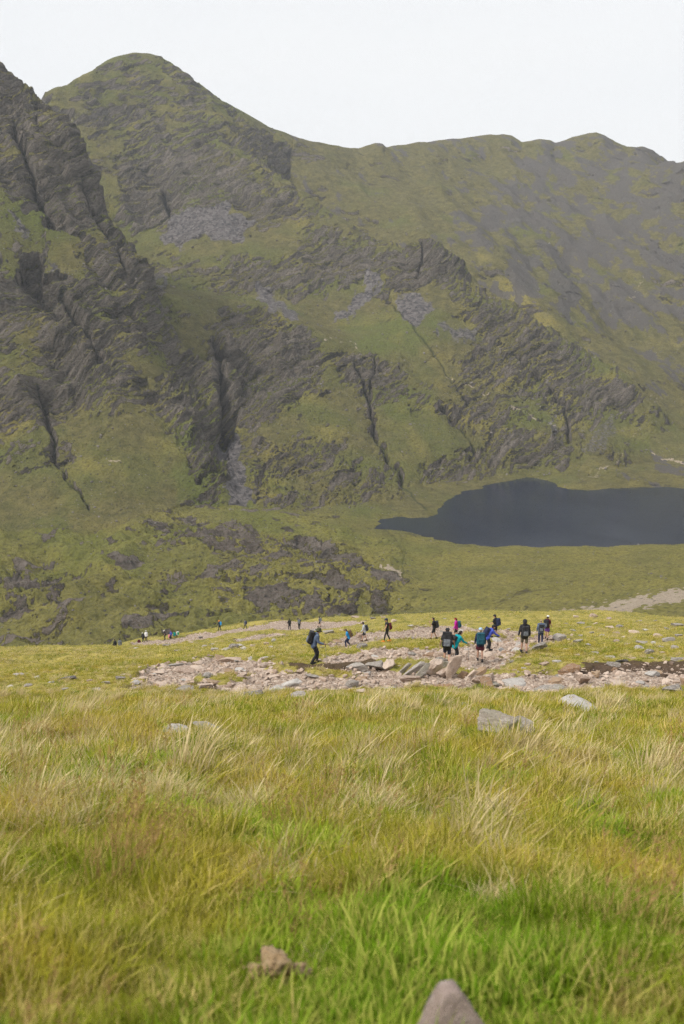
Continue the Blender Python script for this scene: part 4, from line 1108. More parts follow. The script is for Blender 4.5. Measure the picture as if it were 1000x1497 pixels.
# rubble between the larger stones
def t_rubble():
    t = NT('rubble'); oi = t.n('ShaderNodeObjectInfo'); p = t.pos()
    n2 = t.noise(p, 5, 5, 0.7); n3 = t.noise(p, 28, 4, 0.7)
    c = t.mix(t.ramp(oi.outputs['Random'], [(0, 0), (1, 1)]), (0.25, 0.175, 0.13), (0.57, 0.445, 0.36))
    c = t.mix(t.ramp(n2, [(0.45, 0), (0.7, 0.6)]), c, (0.48, 0.44, 0.40)); c = t.mix(t.ramp(n3, [(0.3, 0.5), (0.5, 0)]), c, (0.12, 0.09, 0.07))
    t.bsdf(c, 0.9, 0.2, bump=n3, bump_d=0.01); return t.m
M_RUB = t_rubble()
rub_models = [rock_mesh(300 + i, 1, .5 + .4 * ((i * 37) % 10) / 10, .3 + .4 * ((i * 53) % 10) / 10, mat=M_RUB, sub=2, cuts=7) for i in range(10)]
qs = []
for poly, n in zip(PATHS, (4800, 2600, 2600, 900, 3500, 800)):
    a = np.array(poly); q = rr.uniform(a.min(0) - .5, a.max(0) + .5, (n * 3, 2)).astype(np.float32)
    m = (path_sd(q[:, 0], q[:, 1]) > -0.1 - 0.5 * rr.rand(len(q)) ** 4) & (np.abs(q[:, 0]) < 0.42 * q[:, 1] + 2) & (poly_sd(q[:, 0], q[:, 1], poly) > -1.2)
    qs.append(q[m][:n])
q = np.concatenate(qs); n = len(q)
w = 0.05 + 0.30 * rr.rand(n) ** 2.4
pts = np.column_stack([q, hill_z(q[:, 0], q[:, 1]) + w * 0.08])
scatter('rubble', pts, np.column_stack([rr.normal(size=n) * .3, rr.normal(size=n) * .3, rr.uniform(0, 6.28, n)]), np.column_stack([w, w, w]) * rr.uniform(.8, 1.2, (n, 3)), rr.randint(0, 10, n), rub_models, 'broken pinkish stone rubble covering the worn path')

# boulders strewn over the valley floor and the lower slopes
def t_boulder():
    t = NT('valley_boulders'); oi = t.n('ShaderNodeObjectInfo'); n = t.noise(t.pos(), 1.2, 5, 0.7)
    c = t.mix(oi.outputs['Random'], (0.085, 0.072, 0.068), (0.22, 0.195, 0.18)); c = t.mix(t.ramp(n, [(0.5, 0), (0.65, 0.6)]), c, (0.26, 0.24, 0.22)); t.bsdf(c, 0.92, 0.2); return t.m
M_BOUL = t_boulder()
b_models = [rock_mesh(500 + i, 1, .8, .55 + .05 * i, mat=M_BOUL, sub=2, cuts=8) for i in range(6)]
fl = rr.choice(Xd.size, 60000, replace=False)
xs, ys, zs, nzs = Xd.ravel()[fl], Yd.ravel()[fl], Zd.ravel()[fl], nz.ravel()[fl]
dens = smooth(-0.2, 0.5, fbm2(xs / 45, ys / 45, 3, 555)) * smooth(0.60, 0.72, nzs) * (lake_sd.ravel()[fl] < -1) * (ys < 1500) * (ys > 385)
dens *= np.where(isC.ravel()[fl], 0.4, 1.0) * (0.25 + 0.75 * np.clip(rk.ravel()[fl] * 1.5, 0, 1))
keep = rr.rand(len(fl)) < dens * 0.55 * np.clip(ys / 900, .35, 1)
xs, ys, zs = xs[keep], ys[keep], zs[keep]; n = len(xs)
w = (0.5 + 2.2 * rr.rand(n) ** 3.2) * np.clip(ys / 800, .6, 1.3)
scatter('scattered_boulders', np.column_stack([xs, ys, zs + w * .1]), np.column_stack([rr.normal(size=n) * .3, rr.normal(size=n) * .3, rr.uniform(0, 6.28, n)]), np.column_stack([w, w, w]), rr.randint(0, 6, n), b_models, 'grey boulders strewn over the valley floor and lower slopes')

# ---- grass
def t_grass(name, root, tip_a, tip_b, dryc, trans=0.35, dry_amt=0.5):
    t = NT(name); p = t.pos(); tipv = t.attr('tip'); oi = t.n('ShaderNodeObjectInfo'); br = t.attr('brand')
    nL = t.noise(p, 0.55, 4, 0.6); nS = t.noise(p, 3.5, 3, 0.6)
    c = t.mix(t.ramp(nL, [(0.36, 0), (0.62, 1)]), tip_a, tip_b)
    c = t.mix(t.ramp(br, [(0.0, 0.55), (0.45, 0.0)]), c, tuple(v * 0.42 for v in tip_a))
    dm = t.math('ADD', t.math('MULTIPLY', t.math('SUBTRACT', nS, 0.5), 1.4), t.math('MULTIPLY', br, 1.0))
    c = t.mix(t.math('MULTIPLY', t.ramp(dm, [(0.50, 0), (0.85, 1)]), dry_amt), c, dryc)
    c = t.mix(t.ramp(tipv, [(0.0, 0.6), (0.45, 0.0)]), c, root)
    d = t.n('ShaderNodeBsdfDiffuse'); t.l(c, d.inputs[0]); tr = t.n('ShaderNodeBsdfTranslucent'); t.l(c, tr.inputs[0])
    ms = t.n('ShaderNodeMixShader'); ms.inputs[0].default_value = trans; t.l(d.outputs[0], ms.inputs[1]); t.l(tr.outputs[0], ms.inputs[2])
    t.l(ms.outputs[0], t.out.inputs[0]); return t.m
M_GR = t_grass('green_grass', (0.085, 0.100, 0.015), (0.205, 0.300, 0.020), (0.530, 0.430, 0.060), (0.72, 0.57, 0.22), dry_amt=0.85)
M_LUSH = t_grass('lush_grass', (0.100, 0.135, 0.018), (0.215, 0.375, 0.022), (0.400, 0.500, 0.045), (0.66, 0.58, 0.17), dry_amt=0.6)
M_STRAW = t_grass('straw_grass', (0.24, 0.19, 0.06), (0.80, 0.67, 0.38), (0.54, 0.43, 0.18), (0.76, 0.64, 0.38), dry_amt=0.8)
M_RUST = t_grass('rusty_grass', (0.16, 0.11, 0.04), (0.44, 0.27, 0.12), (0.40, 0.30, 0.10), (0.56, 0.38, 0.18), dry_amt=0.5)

def tuft(seed, nb, rad, hmin, hmax, width, lean, mat, segs=4, curl=0.5, wind=0.25):
    rn = np.random.RandomState(seed)
    V, F, tip, bnd = [], [], [], []
    for b in range(nb):
        r = rad * math.sqrt(rn.rand()); a = rn.uniform(0, 6.283)
        bx, by = r * math.cos(a), r * math.sin(a)
        h = rn.uniform(hmin, hmax); la = rn.uniform(0, 6.283); ll = abs(rn.normal()) * lean
        dx, dy = math.cos(la) * ll + wind + bx / rad * lean * .6, math.sin(la) * ll + by / rad * lean * .6
        fa = rn.uniform(0, 6.283); wx_, wy_ = math.cos(fa), math.sin(fa); w0 = width * rn.uniform(.7, 1.3); br = rn.rand(); base = len(V)
        cu = curl * rn.uniform(.4, 1.5)
        for s in range(segs + 1):
            f = s / segs; bend = f + cu * f * f
            x, y = bx + dx * h * bend * .8, by + dy * h * bend * .8
            z = h * (f - 0.22 * cu * (dx * dx + dy * dy + .4) * f * f * f) - 0.01
            w_ = w0 * (1 - f) ** 0.7 if s < segs else 0
            if s < segs:
                V.append((x - wx_ * w_, y - wy_ * w_, z)); V.append((x + wx_ * w_, y + wy_ * w_, z)); tip += [f, f]; bnd += [br, br]
            else:
                V.append((x, y, z)); tip.append(1.0); bnd.append(br)
        for s in range(segs - 1):
            i = base + 2 * s; F.append((i, i + 1, i + 3, i + 2))
        i = base + 2 * (segs - 1); F.append((i, i + 1, i + 2))
    flat = [i for f in F for i in f]; st = np.cumsum([0] + [len(f) for f in F[:-1]])
    return raw_mesh('tuft', np.array(V), flat, st, mat, dict(tip=np.array(tip, np.float32), brand=np.array(bnd, np.float32)))

def seed_stalk(seed, mat):
    rn = np.random.RandomState(seed); V, F, tip, bnd = [], [], [], []
    def rib(p0, p1, w0, w1, tv):
        i = len(V); a = rn.uniform(0, 3.14); c, s_ = math.cos(a), math.sin(a)
        V.extend([(p0[0] - c * w0, p0[1] - s_ * w0, p0[2]), (p0[0] + c * w0, p0[1] + s_ * w0, p0[2]), (p1[0] + c * w1, p1[1] + s_ * w1, p1[2]), (p1[0] - c * w1, p1[1] - s_ * w1, p1[2])])
        F.append((i, i + 1, i + 2, i + 3)); tip.extend([tv] * 4); bnd.extend([rn.rand()] * 4)
    for b in range(5):
        x, y = rn.uniform(-.05, .05, 2); h = rn.uniform(.26, .42); lx_, ly_ = .08 + rn.normal() * .08, rn.normal() * .06
        P = [(x + lx_ * f * f, y + ly_ * f * f, h * f) for f in np.linspace(0, 1, 5)]
        for k in range(4): rib(P[k], P[k + 1], .0012, .0010, .8)
        for k in range(9):
            q0 = np.array(P[-1]) - np.array([0, 0, rn.uniform(0, .07)]); q1 = q0 + np.array([rn.normal() * .008, rn.normal() * .008, rn.uniform(.006, .014)])
            rib(q0, q1, .0025, .0015, 1.0)
    flat = [i for f in F for i in f]; st = np.arange(len(F)) * 4
    return raw_mesh('stalk', np.array(V), flat, st, mat, dict(tip=np.array(tip, np.float32), brand=np.array(bnd, np.float32)))

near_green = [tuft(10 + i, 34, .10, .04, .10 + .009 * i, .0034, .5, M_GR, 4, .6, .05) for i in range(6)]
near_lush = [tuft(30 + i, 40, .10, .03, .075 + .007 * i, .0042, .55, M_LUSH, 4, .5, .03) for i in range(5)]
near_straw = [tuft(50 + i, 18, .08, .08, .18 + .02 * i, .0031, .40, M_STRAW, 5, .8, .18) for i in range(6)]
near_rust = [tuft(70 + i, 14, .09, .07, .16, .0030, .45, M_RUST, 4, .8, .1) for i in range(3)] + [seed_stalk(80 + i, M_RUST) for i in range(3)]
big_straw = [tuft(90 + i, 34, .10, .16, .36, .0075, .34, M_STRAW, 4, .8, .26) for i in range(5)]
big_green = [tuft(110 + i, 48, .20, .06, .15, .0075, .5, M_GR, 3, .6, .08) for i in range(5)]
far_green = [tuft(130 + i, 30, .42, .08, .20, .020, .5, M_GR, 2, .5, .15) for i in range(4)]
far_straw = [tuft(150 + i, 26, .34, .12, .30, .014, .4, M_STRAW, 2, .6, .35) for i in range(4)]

rx = np.array(ROCK_XY)
def candidates(dens_fn_n, d0, d1, seed, half=0.45):
    rn = np.random.RandomState(seed); n = dens_fn_n
    # uniform over the area of the wedge
    W = lambda q: half * (q + 1.2) + 2.0
    n = int(n / (half * (d1 * d1 - d0 * d0 + 2.4 * (d1 - d0))) * 2 * W(d1) * (d1 - d0))
    yq = rn.uniform(d0, d1, n).astype(np.float32); xq = rn.uniform(-W(d1), W(d1), n).astype(np.float32)
    m = np.abs(xq) < W(yq)
    return xq[m], yq[m], rn
def clear_of_rocks(x, y):
    ok = np.ones(len(x), bool)
    for a, b, r in ROCK_XY:
        ok &= ((x - a) / (r * 0.95)) ** 2 + ((y - b + r * 0.5) / (r * 1.25 + (0.35 if 3 < b < 30 else 0.0))) ** 2 > 1
    return ok
LUSH_ZONES = hill_trace([(640, 1320), (500, 1310), (330, 1340), (560, 1420), (700, 1380)])
def fields(x, y):
    """where the sward is lush, straw-coloured or rusty"""
    straw = 0.6 * fbm2(x / 2.1 + 4, y / 3.0, 3, 601) + 0.9 * fbm2(x / 0.62, y / 0.9, 2, 603) + 0.45 * smooth(6, 9, y) * smooth(16, 11, y) + 0.25 * smooth(18, 30, y) - 0.30 * smooth(6, 4, y) + 0.2 * smooth(-1, -3, x) * smooth(6, 9, y) * smooth(20, 12, y)
    lush = 0.8 * fbm2(x / 1.5, y / 1.5 + 9, 3, 611) + 0.5 * fbm2(x / 0.45, y / 0.6, 2, 612) + 0.55 * smooth(5.2, 3.8, y) * smooth(0.9, 0.3, np.abs(x - 0.15) * 1.0) + 0.2 * smooth(4.5, 3, y)
    rust = -0.12 + 0.6 * fbm2(x / 1.7 + 20, y / 2.0, 3, 621) + 0.6 * fbm2(x / 0.4, y / 0.5, 2, 622) + 0.25 * smooth(0.3, 1.2, x) * smooth(7, 4, y)
    return straw, lush, rust
allp, allr, alls, alli, allk = [], [], [], [], []
MODELS = near_green + near_lush + near_straw + near_rust + big_straw + big_green + far_green + far_straw
off = {}
o_ = 0
for nm, lst in (('ng', near_green), ('nl', near_lush), ('ns', near_straw), ('nr', near_rust), ('bs', big_straw), ('bg', big_green), ('fg', far_green), ('fs', far_straw)):
    off[nm] = (o_, len(lst)); o_ += len(lst)
def put(x, y, which, s0, s1, rn, sink=0.0):
    n = len(x)
    if not n: return
    z = hill_z(x, y)
    shrink = 1 - 0.38 * smooth(20, 27, y) * smooth(60, 45, y)
    ok = clear_of_rocks(x, y) & (path_sd(x, y) < rn.uniform(-0.5, 0.05, n)) & (bank_m(x, y) < 0.5)
    x, y, z, shrink = x[ok], y[ok], z[ok], shrink[ok]; n = len(x)
    allp.append(np.column_stack([x, y, z - sink])); allr.append(np.column_stack([rn.normal(size=n) * .10 + 0.12, rn.normal(size=n) * .1, rn.uniform(-.9, .9, n)]))
    s = rn.uniform(s0, s1, n) * shrink * (0.80 + 0.75 * np.clip(noise2(x / .42, y / .55, 641) * 1.6 + .15, -.25, 1)); alls.append(np.column_stack([s, s, s * rn.uniform(.8, 1.2, n)])); a, c = off[which]; alli.append(a + rn.randint(0, c, n))
# 1.9 - 8 m
for d0, d1, nA in ((0.6, 3.5, 3400), (3.5, 8, 13500), (8, 16, 26000)):
    x, y, rn = candidates(nA, d0, d1, int(d1 * 10), 0.48)
    st, lu, ru = fields(x, y); r_ = rn.rand(len(x))
    k = 1.0 if d1 < 10 else 1.35
    isl = lu > 0.25 + 0.25 * (r_ - .5)
    put(x[isl], y[isl], 'nl', .8 * k, 1.3 * k, rn)
    g_ = ~isl; put(x[g_], y[g_], 'ng', .8 * k, 1.4 * k, rn)
for d0, d1, nA in ((1.5, 8, 6000), (8, 16, 9000), (16, 30, 9000)):
    x, y, rn = candidates(nA, d0, d1, int(d1 * 10) + 1, 0.48); st, lu, ru = fields(x, y)
    m = st > 0.06 + 0.42 * rn.rand(len(x)); put(x[m], y[m], 'ns', .8, 1.35, rn)
    m = ru > 0.15 + 0.55 * rn.rand(len(x)); put(x[m], y[m], 'nr', .8, 1.3, rn)
for d0, d1, nA in ((4.5, 9, 150), (9, 16, 1500), (16, 30, 6500), (30, 52, 9000)):
    x, y, rn = candidates(nA, d0, d1, int(d1 * 10) + 2, 0.46); st, lu, ru = fields(x, y)
    m = st > 0.24 + 0.25 * rn.rand(len(x)); put(x[m], y[m], 'bs', .6, 1.15, rn)
for d0, d1, nA in ((14, 30, 17000), (30, 60, 24000)):
    x, y, rn = candidates(nA, d0, d1, int(d1 * 10) + 3, 0.46); put(x, y, 'bg', .7, 1.25, rn)
for d0, d1, nA in ((52, 110, 15000), (110, 200, 9000)):
    x, y, rn = candidates(nA, d0, d1, int(d1 * 10) + 4, 0.46); put(x, y, 'fg', .5, 1.0, rn, 0.02)
    x, y, rn = candidates(nA, d0, d1, int(d1 * 10) + 5, 0.46); st = fbm2(x / 6, y / 9, 3, 602); m = st > 0.0 + .3 * rn.rand(len(x)); put(x[m], y[m], 'fs', .4, 0.9, rn, 0.02)
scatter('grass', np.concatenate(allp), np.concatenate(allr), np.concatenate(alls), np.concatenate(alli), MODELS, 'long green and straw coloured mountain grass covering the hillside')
print('grass tufts', sum(len(a) for a in allp))
# ================================================================== PEOPLE
_sph = {}
def sphere_pts(sub=2):
    if sub not in _sph:
        bm = bmesh.new(); bmesh.ops.create_icosphere(bm, subdivisions=sub, radius=1.0); _sph[sub] = np.array([v.co[:] for v in bm.verts]); bm.free()
    return _sph[sub]
def hull_into(bm, sph, sub=2):
    """adds the convex hull of a few balls [(x, y, z, r)] (r may be a triple)"""
    vs = []
    for s in sph:
        c = np.array(s[:3]); r = np.array(s[3]) if not np.isscalar(s[3]) else s[3]
        for q in sphere_pts(sub) * r + c: vs.append(bm.verts.new(q))
    res = bmesh.ops.convex_hull(bm, input=vs, use_existing_faces=False)
    junk = list({v for v in res['geom_interior'] + res['geom_unused'] if isinstance(v, bmesh.types.BMVert)})
    bmesh.ops.delete(bm, geom=junk, context='VERTS')

def fabric(name, c, c2=None, rough=0.85):
    t = NT(name); p = t.n('ShaderNodeTexCoord').outputs['Object']
    n = t.noise(p, 9, 4, 0.6); n2 = t.noise(p, 90, 2, 0.6)
    c2 = c2 or tuple(min(1, v * 1.6 + 0.01) for v in c)
    t.bsdf(t.mix(t.ramp(n, [(.35, 0), (.65, 1)]), c, c2), rough, 0.2, bump=t.math('ADD', n, t.math('MULTIPLY', n2, .15)), bump_d=0.03); return t.m
FAB = {k: fabric('cloth_' + k, *v) for k, v in dict(black=((.020, .020, .023), (.045, .045, .05)), navy=((.018, .024, .055),), slate=((.08, .11, .18), (.14, .18, .26)), grey=((.12, .13, .15),), pale=((.42, .45, .48), (.58, .6, .62)), blue=((.03, .25, .60), (.05, .36, .75)),
        royal=((.05, .08, .42), (.09, .13, .55)), teal=((.0, .24, .29), (.01, .34, .40)), petrol=((.012, .065, .10), (.03, .11, .15)), magenta=((.45, .015, .30), (.58, .04, .42)), maroon=((.07, .012, .025), (.12, .025, .04)), brown=((.10, .065, .035),),
        camo=((.035, .045, .02), (.10, .10, .055)), orange=((.75, .20, .02), (.85, .28, .04)), white=((.72, .72, .72), (.82, .82, .82)), red=((.55, .03, .02), (.7, .05, .03)), pink=((.55, .16, .25),), green=((.03, .25, .10),), purple=((.10, .04, .20),), khaki=((.10, .085, .06), (.17, .15, .11)), skyblue=((.30, .42, .58),)).items()}
t = NT('skin'); t.bsdf(t.mix(t.noise(t.n('ShaderNodeTexCoord').outputs['Object'], 12, 3), (.42, .235, .165), (.56, .34, .25)), .55, .3); M_SKIN = t.m
t = NT('hair_dark'); t.bsdf((.03, .02, .014), .6, .3); M_HAIR = t.m
t = NT('hair_fair'); t.bsdf((.34, .25, .15), .6, .3); M_FAIR = t.m
t = NT('eye'); t.bsdf((.02, .015, .012), .2, .5); M_EYE = t.m
t = NT('pole_metal'); t.bsdf((.45, .46, .48), .35, .5, Metallic=0.7); M_POLE = t.m
t = NT('boot_sole'); t.bsdf((.02, .02, .022), .8, .2); M_SOLE = t.m

def part(name, bm, mat, parent, vox=0.012, smooth_it=3, remesh=True):
    bmesh.ops.recalc_face_normals(bm, faces=bm.faces[:])
    me = bpy.data.meshes.new(name); bm.to_mesh(me); bm.free()
    me.polygons.foreach_set('use_smooth', np.ones(len(me.polygons), bool)); me.materials.append(mat)
    o = bpy.data.objects.new(name, me); COL.objects.link(o)
    if parent is not None: o.parent = parent
    if remesh:
        m = o.modifiers.new('skin', 'REMESH'); m.mode = 'VOXEL'; m.voxel_size = vox; m.use_smooth_shade = True
        m = o.modifiers.new('soften', 'SMOOTH'); m.factor = .5; m.iterations = smooth_it
    return o

def rot_about(v, ax, a):
    return Matrix.Rotation(a, 3, ax) @ v
def lathe(bm, prof, seg=20, T=Matrix.Identity(4), sx=1.0, sy=1.0):
    rings = []
    for r, z in prof:
        if r < 1e-5: rings.append([bm.verts.new(T @ Vector((0, 0, z)))])
        else: rings.append([bm.verts.new(T @ Vector((r * sx * math.cos(2 * PI * i / seg), r * sy * math.sin(2 * PI * i / seg), z))) for i in range(seg)])
    for a, b in zip(rings[:-1], rings[1:]):
        for i in range(seg):
            j = (i + 1) % seg
            if len(a) == 1 and len(b) > 1: bm.faces.new((a[0], b[i], b[j]))
            elif len(b) == 1 and len(a) > 1: bm.faces.new((a[i], a[j], b[0]))
            elif len(a) > 1: bm.faces.new((a[i], a[j], b[j], b[i]))

def person(px, py, yaw, label, top='black', sleeve='long', legs='black', leg_kind='trousers', head=('cap', 'black'), pack=None, hair=M_HAIR, lean=8, stride=18, knees=(12, 20), arms=((10, 20), (-15, 25)), arm_out=(8, 8),
           h=1.74, shoes='black', sit=False, pole=None, turn=0, detail=1, dz=0.0, pack_label=None, crouch=0.0, group='walkers on the mountain path', pole_label=None, xyz=None, hood=False, vest=None, pack_size=1.0):
    x0, y0, z0 = hill_hit(px, py) if xyz is None else xyz
    k = h / 1.70
    vox = 0.013 if detail else 0.022
    # --- joints in the person's own frame (faces +y)
    th = R(lean); pel = Vector((0, 0, 0.93))
    up = Vector((0, math.sin(th), math.cos(th))); fw = Vector((0, math.cos(th), -math.sin(th)))
    def T(x, y, z): return pel + Vector((x, 0, 0)) + fw * y + up * z
    leg = []
    for s, sg in ((0, -1), (1, 1)):
        hip = pel + Vector((sg * .09, 0, -.02))
        if sit:
            ta, ka = R(82), R(80)
        else:
            ta = R((stride if s == 0 else -stride) + knees[s] * .55 + crouch * .5); ka = R(knees[s] + crouch)
        kn = hip + .44 * Vector((sg * .03, math.sin(ta), -math.cos(ta)))
        sa = ta - ka; an = kn + .42 * Vector((0, math.sin(sa), -math.cos(sa)))
        fa = max(0.0, -sa * .35); toe = an + .17 * Vector((sg * .12, math.cos(fa), -math.sin(fa) - .28)); heel = an + Vector((0, -.05, -.055))
        leg.append((hip, kn, an, toe, heel))
    low = min(min(l[3].z, l[4].z) for l in leg) - 0.03
    if sit: low = pel.z - .13
    arm = []
    for s, sg in ((0, -1), (1, 1)):
        sh = T(sg * .185, 0, .47)
        sw, el = R(arms[s][0]) , R(arms[s][1]); out = R(arm_out[s])
        d1 = Vector((sg * math.sin(out), math.sin(sw) * math.cos(out), -math.cos(sw) * math.cos(out)))
        eb = sh + .29 * d1
        sw2 = sw + el; inn = out * .4
        d2 = Vector((sg * math.sin(inn), math.sin(sw2) * math.cos(inn), -math.cos(sw2) * math.cos(inn)))
        wr = eb + .25 * d2; arm.append((sh, eb, wr, d2))
    hc = T(0, .03, .70)
    Hm = Matrix.Translation(hc) @ Matrix.Rotation(R(turn), 4, 'Z') @ Matrix.Rotation(-th * .6, 4, 'X')
    def H(x, y, z): return Hm @ Vector((x, y, z))
    b4 = lambda v, r: (v.x, v.y, v.z, r)
    # --- the body: one skin
    bm = bmesh.new()
    tor = lambda g: [[b4(T(-.075, 0, -.03), .10 + g), b4(T(.075, 0, -.03), .10 + g), b4(T(-.055, 0, .16), .092 + g), b4(T(.055, 0, .16), .092 + g)],
                     [b4(T(-.055, 0, .16), .092 + g), b4(T(.055, 0, .16), .092 + g), b4(T(-.09, 0, .36), .105 + g), b4(T(.09, 0, .36), .105 + g)],
                     [b4(T(-.09, 0, .36), .105 + g), b4(T(.09, 0, .36), .105 + g), b4(T(-.165, 0, .465), .055 + g), b4(T(.165, 0, .465), .055 + g), b4(T(0, -.01, .50), .06 + g)]]
    for s_ in tor(0): hull_into(bm, s_)
    hull_into(bm, [b4(T(0, -.01, .47), .058), b4(T(0, .015, .62), .050)])
    for hip, kn, an, toe, heel in leg:
        mid_ = kn.lerp(an, .35)
        hull_into(bm, [b4(hip, .083), b4(kn, .054)]); hull_into(bm, [b4(kn, .052), b4(mid_ + Vector((0, -.012, 0)), .054)]); hull_into(bm, [b4(mid_ + Vector((0, -.012, 0)), .054), b4(an, .034)])
        hull_into(bm, [b4(an, .034), b4(heel, .03), b4(toe, .025)])
    for (sh, eb, wr, d2), sg in zip(arm, (-1, 1)):
        hull_into(bm, [b4(sh, .052), b4(eb, .037)]); hull_into(bm, [b4(eb, .038), b4(wr, .025)])
        pl = wr + d2 * .055; side = Vector((1, 0, 0)) if abs(d2.x) < .8 else Vector((0, 1, 0)); side = (side - d2 * side.dot(d2)).normalized(); fwd = d2.cross(side)
        side, fwd = fwd, side
        hull_into(bm, [b4(wr, .024), b4(pl + side * .022, .017), b4(pl - side * .022, .017)], 1)
        if detail:
            for q, (o_, ln) in enumerate(((-.030, .058), (-.010, .070), (.010, .066), (.029, .050))):
                b0 = pl + side * o_ + d2 * .01; b1 = b0 + d2 * ln * .55; b2 = b1 + d2 * ln * .35 - fwd * sg * ln * .45
                hull_into(bm, [b4(b0, .0105), b4(b1, .0095)], 1); hull_into(bm, [b4(b1, .0095), b4(b2, .0085)], 1)
            b0 = wr + d2 * .03 - side * .022; b1 = b0 - side * .03 + d2 * .025; hull_into(bm, [b4(b0, .012), b4(b1, .010)], 1); hull_into(bm, [b4(b1, .010), b4(b1 + d2 * .025 - side * .004, .009)], 1)
        else: hull_into(bm, [b4(pl, .022), b4(pl + d2 * .06, .014)], 1)
    hull_into(bm, [b4(H(0, -.025, .02), .085), b4(H(0, .025, .015), .078), b4(H(0, .045, -.05), .052), b4(H(0, .055, -.085), .034)])
    hull_into(bm, [b4(H(0, .10, -.01), .010), b4(H(0, .116, -.045), .015)], 1)
    for sg in (-1, 1): hull_into(bm, [b4(H(sg * .080, -.005, -.005), .014), b4(H(sg * .078, 0, -.045), .011)], 1)
    body = part('person', bm, M_SKIN, None, 0.0105 if detail else vox, 2)
    tag(body, label, 'person', group)
    def P(name, bm_, mat, vx=vox, sm=3, rm=True): return part(name, bm_, mat, body, vx, sm, rm)
    if detail:
        for sg in (-1, 1):
            bm = bmesh.new(); c = H(sg * .031, .091, -.008); bmesh.ops.create_icosphere(bm, subdivisions=2, radius=.011, matrix=Matrix.Translation(c)); P('eye', bm, M_EYE, rm=False)
        bm = bmesh.new(); bmesh.ops.create_icosphere(bm, subdivisions=2, radius=.02, matrix=Matrix.Translation(H(0, .092, -.078)) @ Matrix.Diagonal((1.1, .35, .28, 1))); P('mouth', bm, fabric_lip, rm=False)
    # --- top
    bm = bmesh.new(); g = .038 if sleeve in ('long', 'hoodie') else .030
    for s_ in tor(g): hull_into(bm, s_)
    if sleeve != 'none':
        for sh, eb, wr, d2 in arm:
            if sleeve == 'short': hull_into(bm, [b4(sh, .066), b4(sh.lerp(eb, .62), .056)])
            else: hull_into(bm, [b4(sh, .076), b4(eb, .061)]); hull_into(bm, [b4(eb, .061), b4(eb.lerp(wr, .95), .043)])
    if sleeve in ('long', 'hoodie'): hull_into(bm, [b4(T(-.085, 0, -.08), .115), b4(T(.085, 0, -.08), .115), b4(T(0, 0, .05), .115)])
    hull_into(bm, [b4(T(0, -.015, .50), .070), b4(T(0, -.005, .555), .060)])
    P({'short': 'tshirt', 'none': 'vest_top', 'long': 'jacket', 'hoodie': 'hoodie'}[sleeve], bm, FAB[top])
    # --- legs
    bm = bmesh.new()
    hull_into(bm, [b4(T(-.075, 0, .03), .108), b4(T(.075, 0, .03), .108), b4(leg[0][0], .102), b4(leg[1][0], .102)])
    for hip, kn, an, toe, heel in leg:
        if leg_kind == 'trousers': hull_into(bm, [b4(hip, .112), b4(kn, .082)]); hull_into(bm, [b4(kn, .082), b4(an.lerp(kn, .06), .062)])
        elif leg_kind == 'leggings': hull_into(bm, [b4(hip, .090), b4(kn, .060)]); hull_into(bm, [b4(kn, .060), b4(kn.lerp(an, .35) + Vector((0, -.012, 0)), .060)]); hull_into(bm, [b4(kn.lerp(an, .35) + Vector((0, -.012, 0)), .060), b4(an.lerp(kn, .08), .040)])
        elif leg_kind == 'shorts': hull_into(bm, [b4(hip, .100), b4(hip.lerp(kn, .78), .085)])
    if leg_kind == 'skirt': hull_into(bm, [b4(T(-.07, 0, 0), .11), b4(T(.07, 0, 0), .11), b4(leg[0][0].lerp(leg[0][1], .62) + Vector((-.03, 0, 0)), .10), b4(leg[1][0].lerp(leg[1][1], .62) + Vector((.03, 0, 0)), .10)])
    P(leg_kind, bm, FAB[legs])
    for hip, kn, an, toe, heel in leg:
        bm = bmesh.new(); hull_into(bm, [b4(an + Vector((0, 0, .03)), .046), b4(heel, .042), b4(an, .045)]); hull_into(bm, [b4(an + Vector((0, 0, -.01)), .044), b4(heel, .042), b4(toe + Vector((0, .03, .008)), .036)])
        sh_ = P('boot', bm, FAB[shoes])
        if detail:
            bm = bmesh.new(); dn = Vector((0, 0, -.034)); hull_into(bm, [b4(heel + dn, (.042, .045, .012)), b4(toe + dn + Vector((0, .03, .008)), (.038, .042, .012))]); part('sole', bm, M_SOLE, sh_, vox, 1, False)
    # --- head wear and hair
    kind, hcol = head
    if kind != 'hood' and kind != 'bald':
        bm = bmesh.new(); hull_into(bm, [b4(H(0, -.04, .03), .090), b4(H(0, .00, .045), .084), b4(H(0, -.05, -.03), .072)])
        if kind in ('long', 'band'): hull_into(bm, [b4(H(0, -.08, .01), .05), b4(H(0, -.13, -.06), .035), b4(H(0, -.11, -.16), .018)])
        P('hair', bm, hair, sm=1)
    elif kind == 'bald':
        bm = bmesh.new(); hull_into(bm, [b4(H(0, -.036, .022), .088), b4(H(0, -.01, .03), .085)]); P('hair', bm, M_FAIR, sm=1)
    cm = Hm @ Matrix.Translation((0, -.008, .035)) @ Matrix.Rotation(R(-6), 4, 'X')
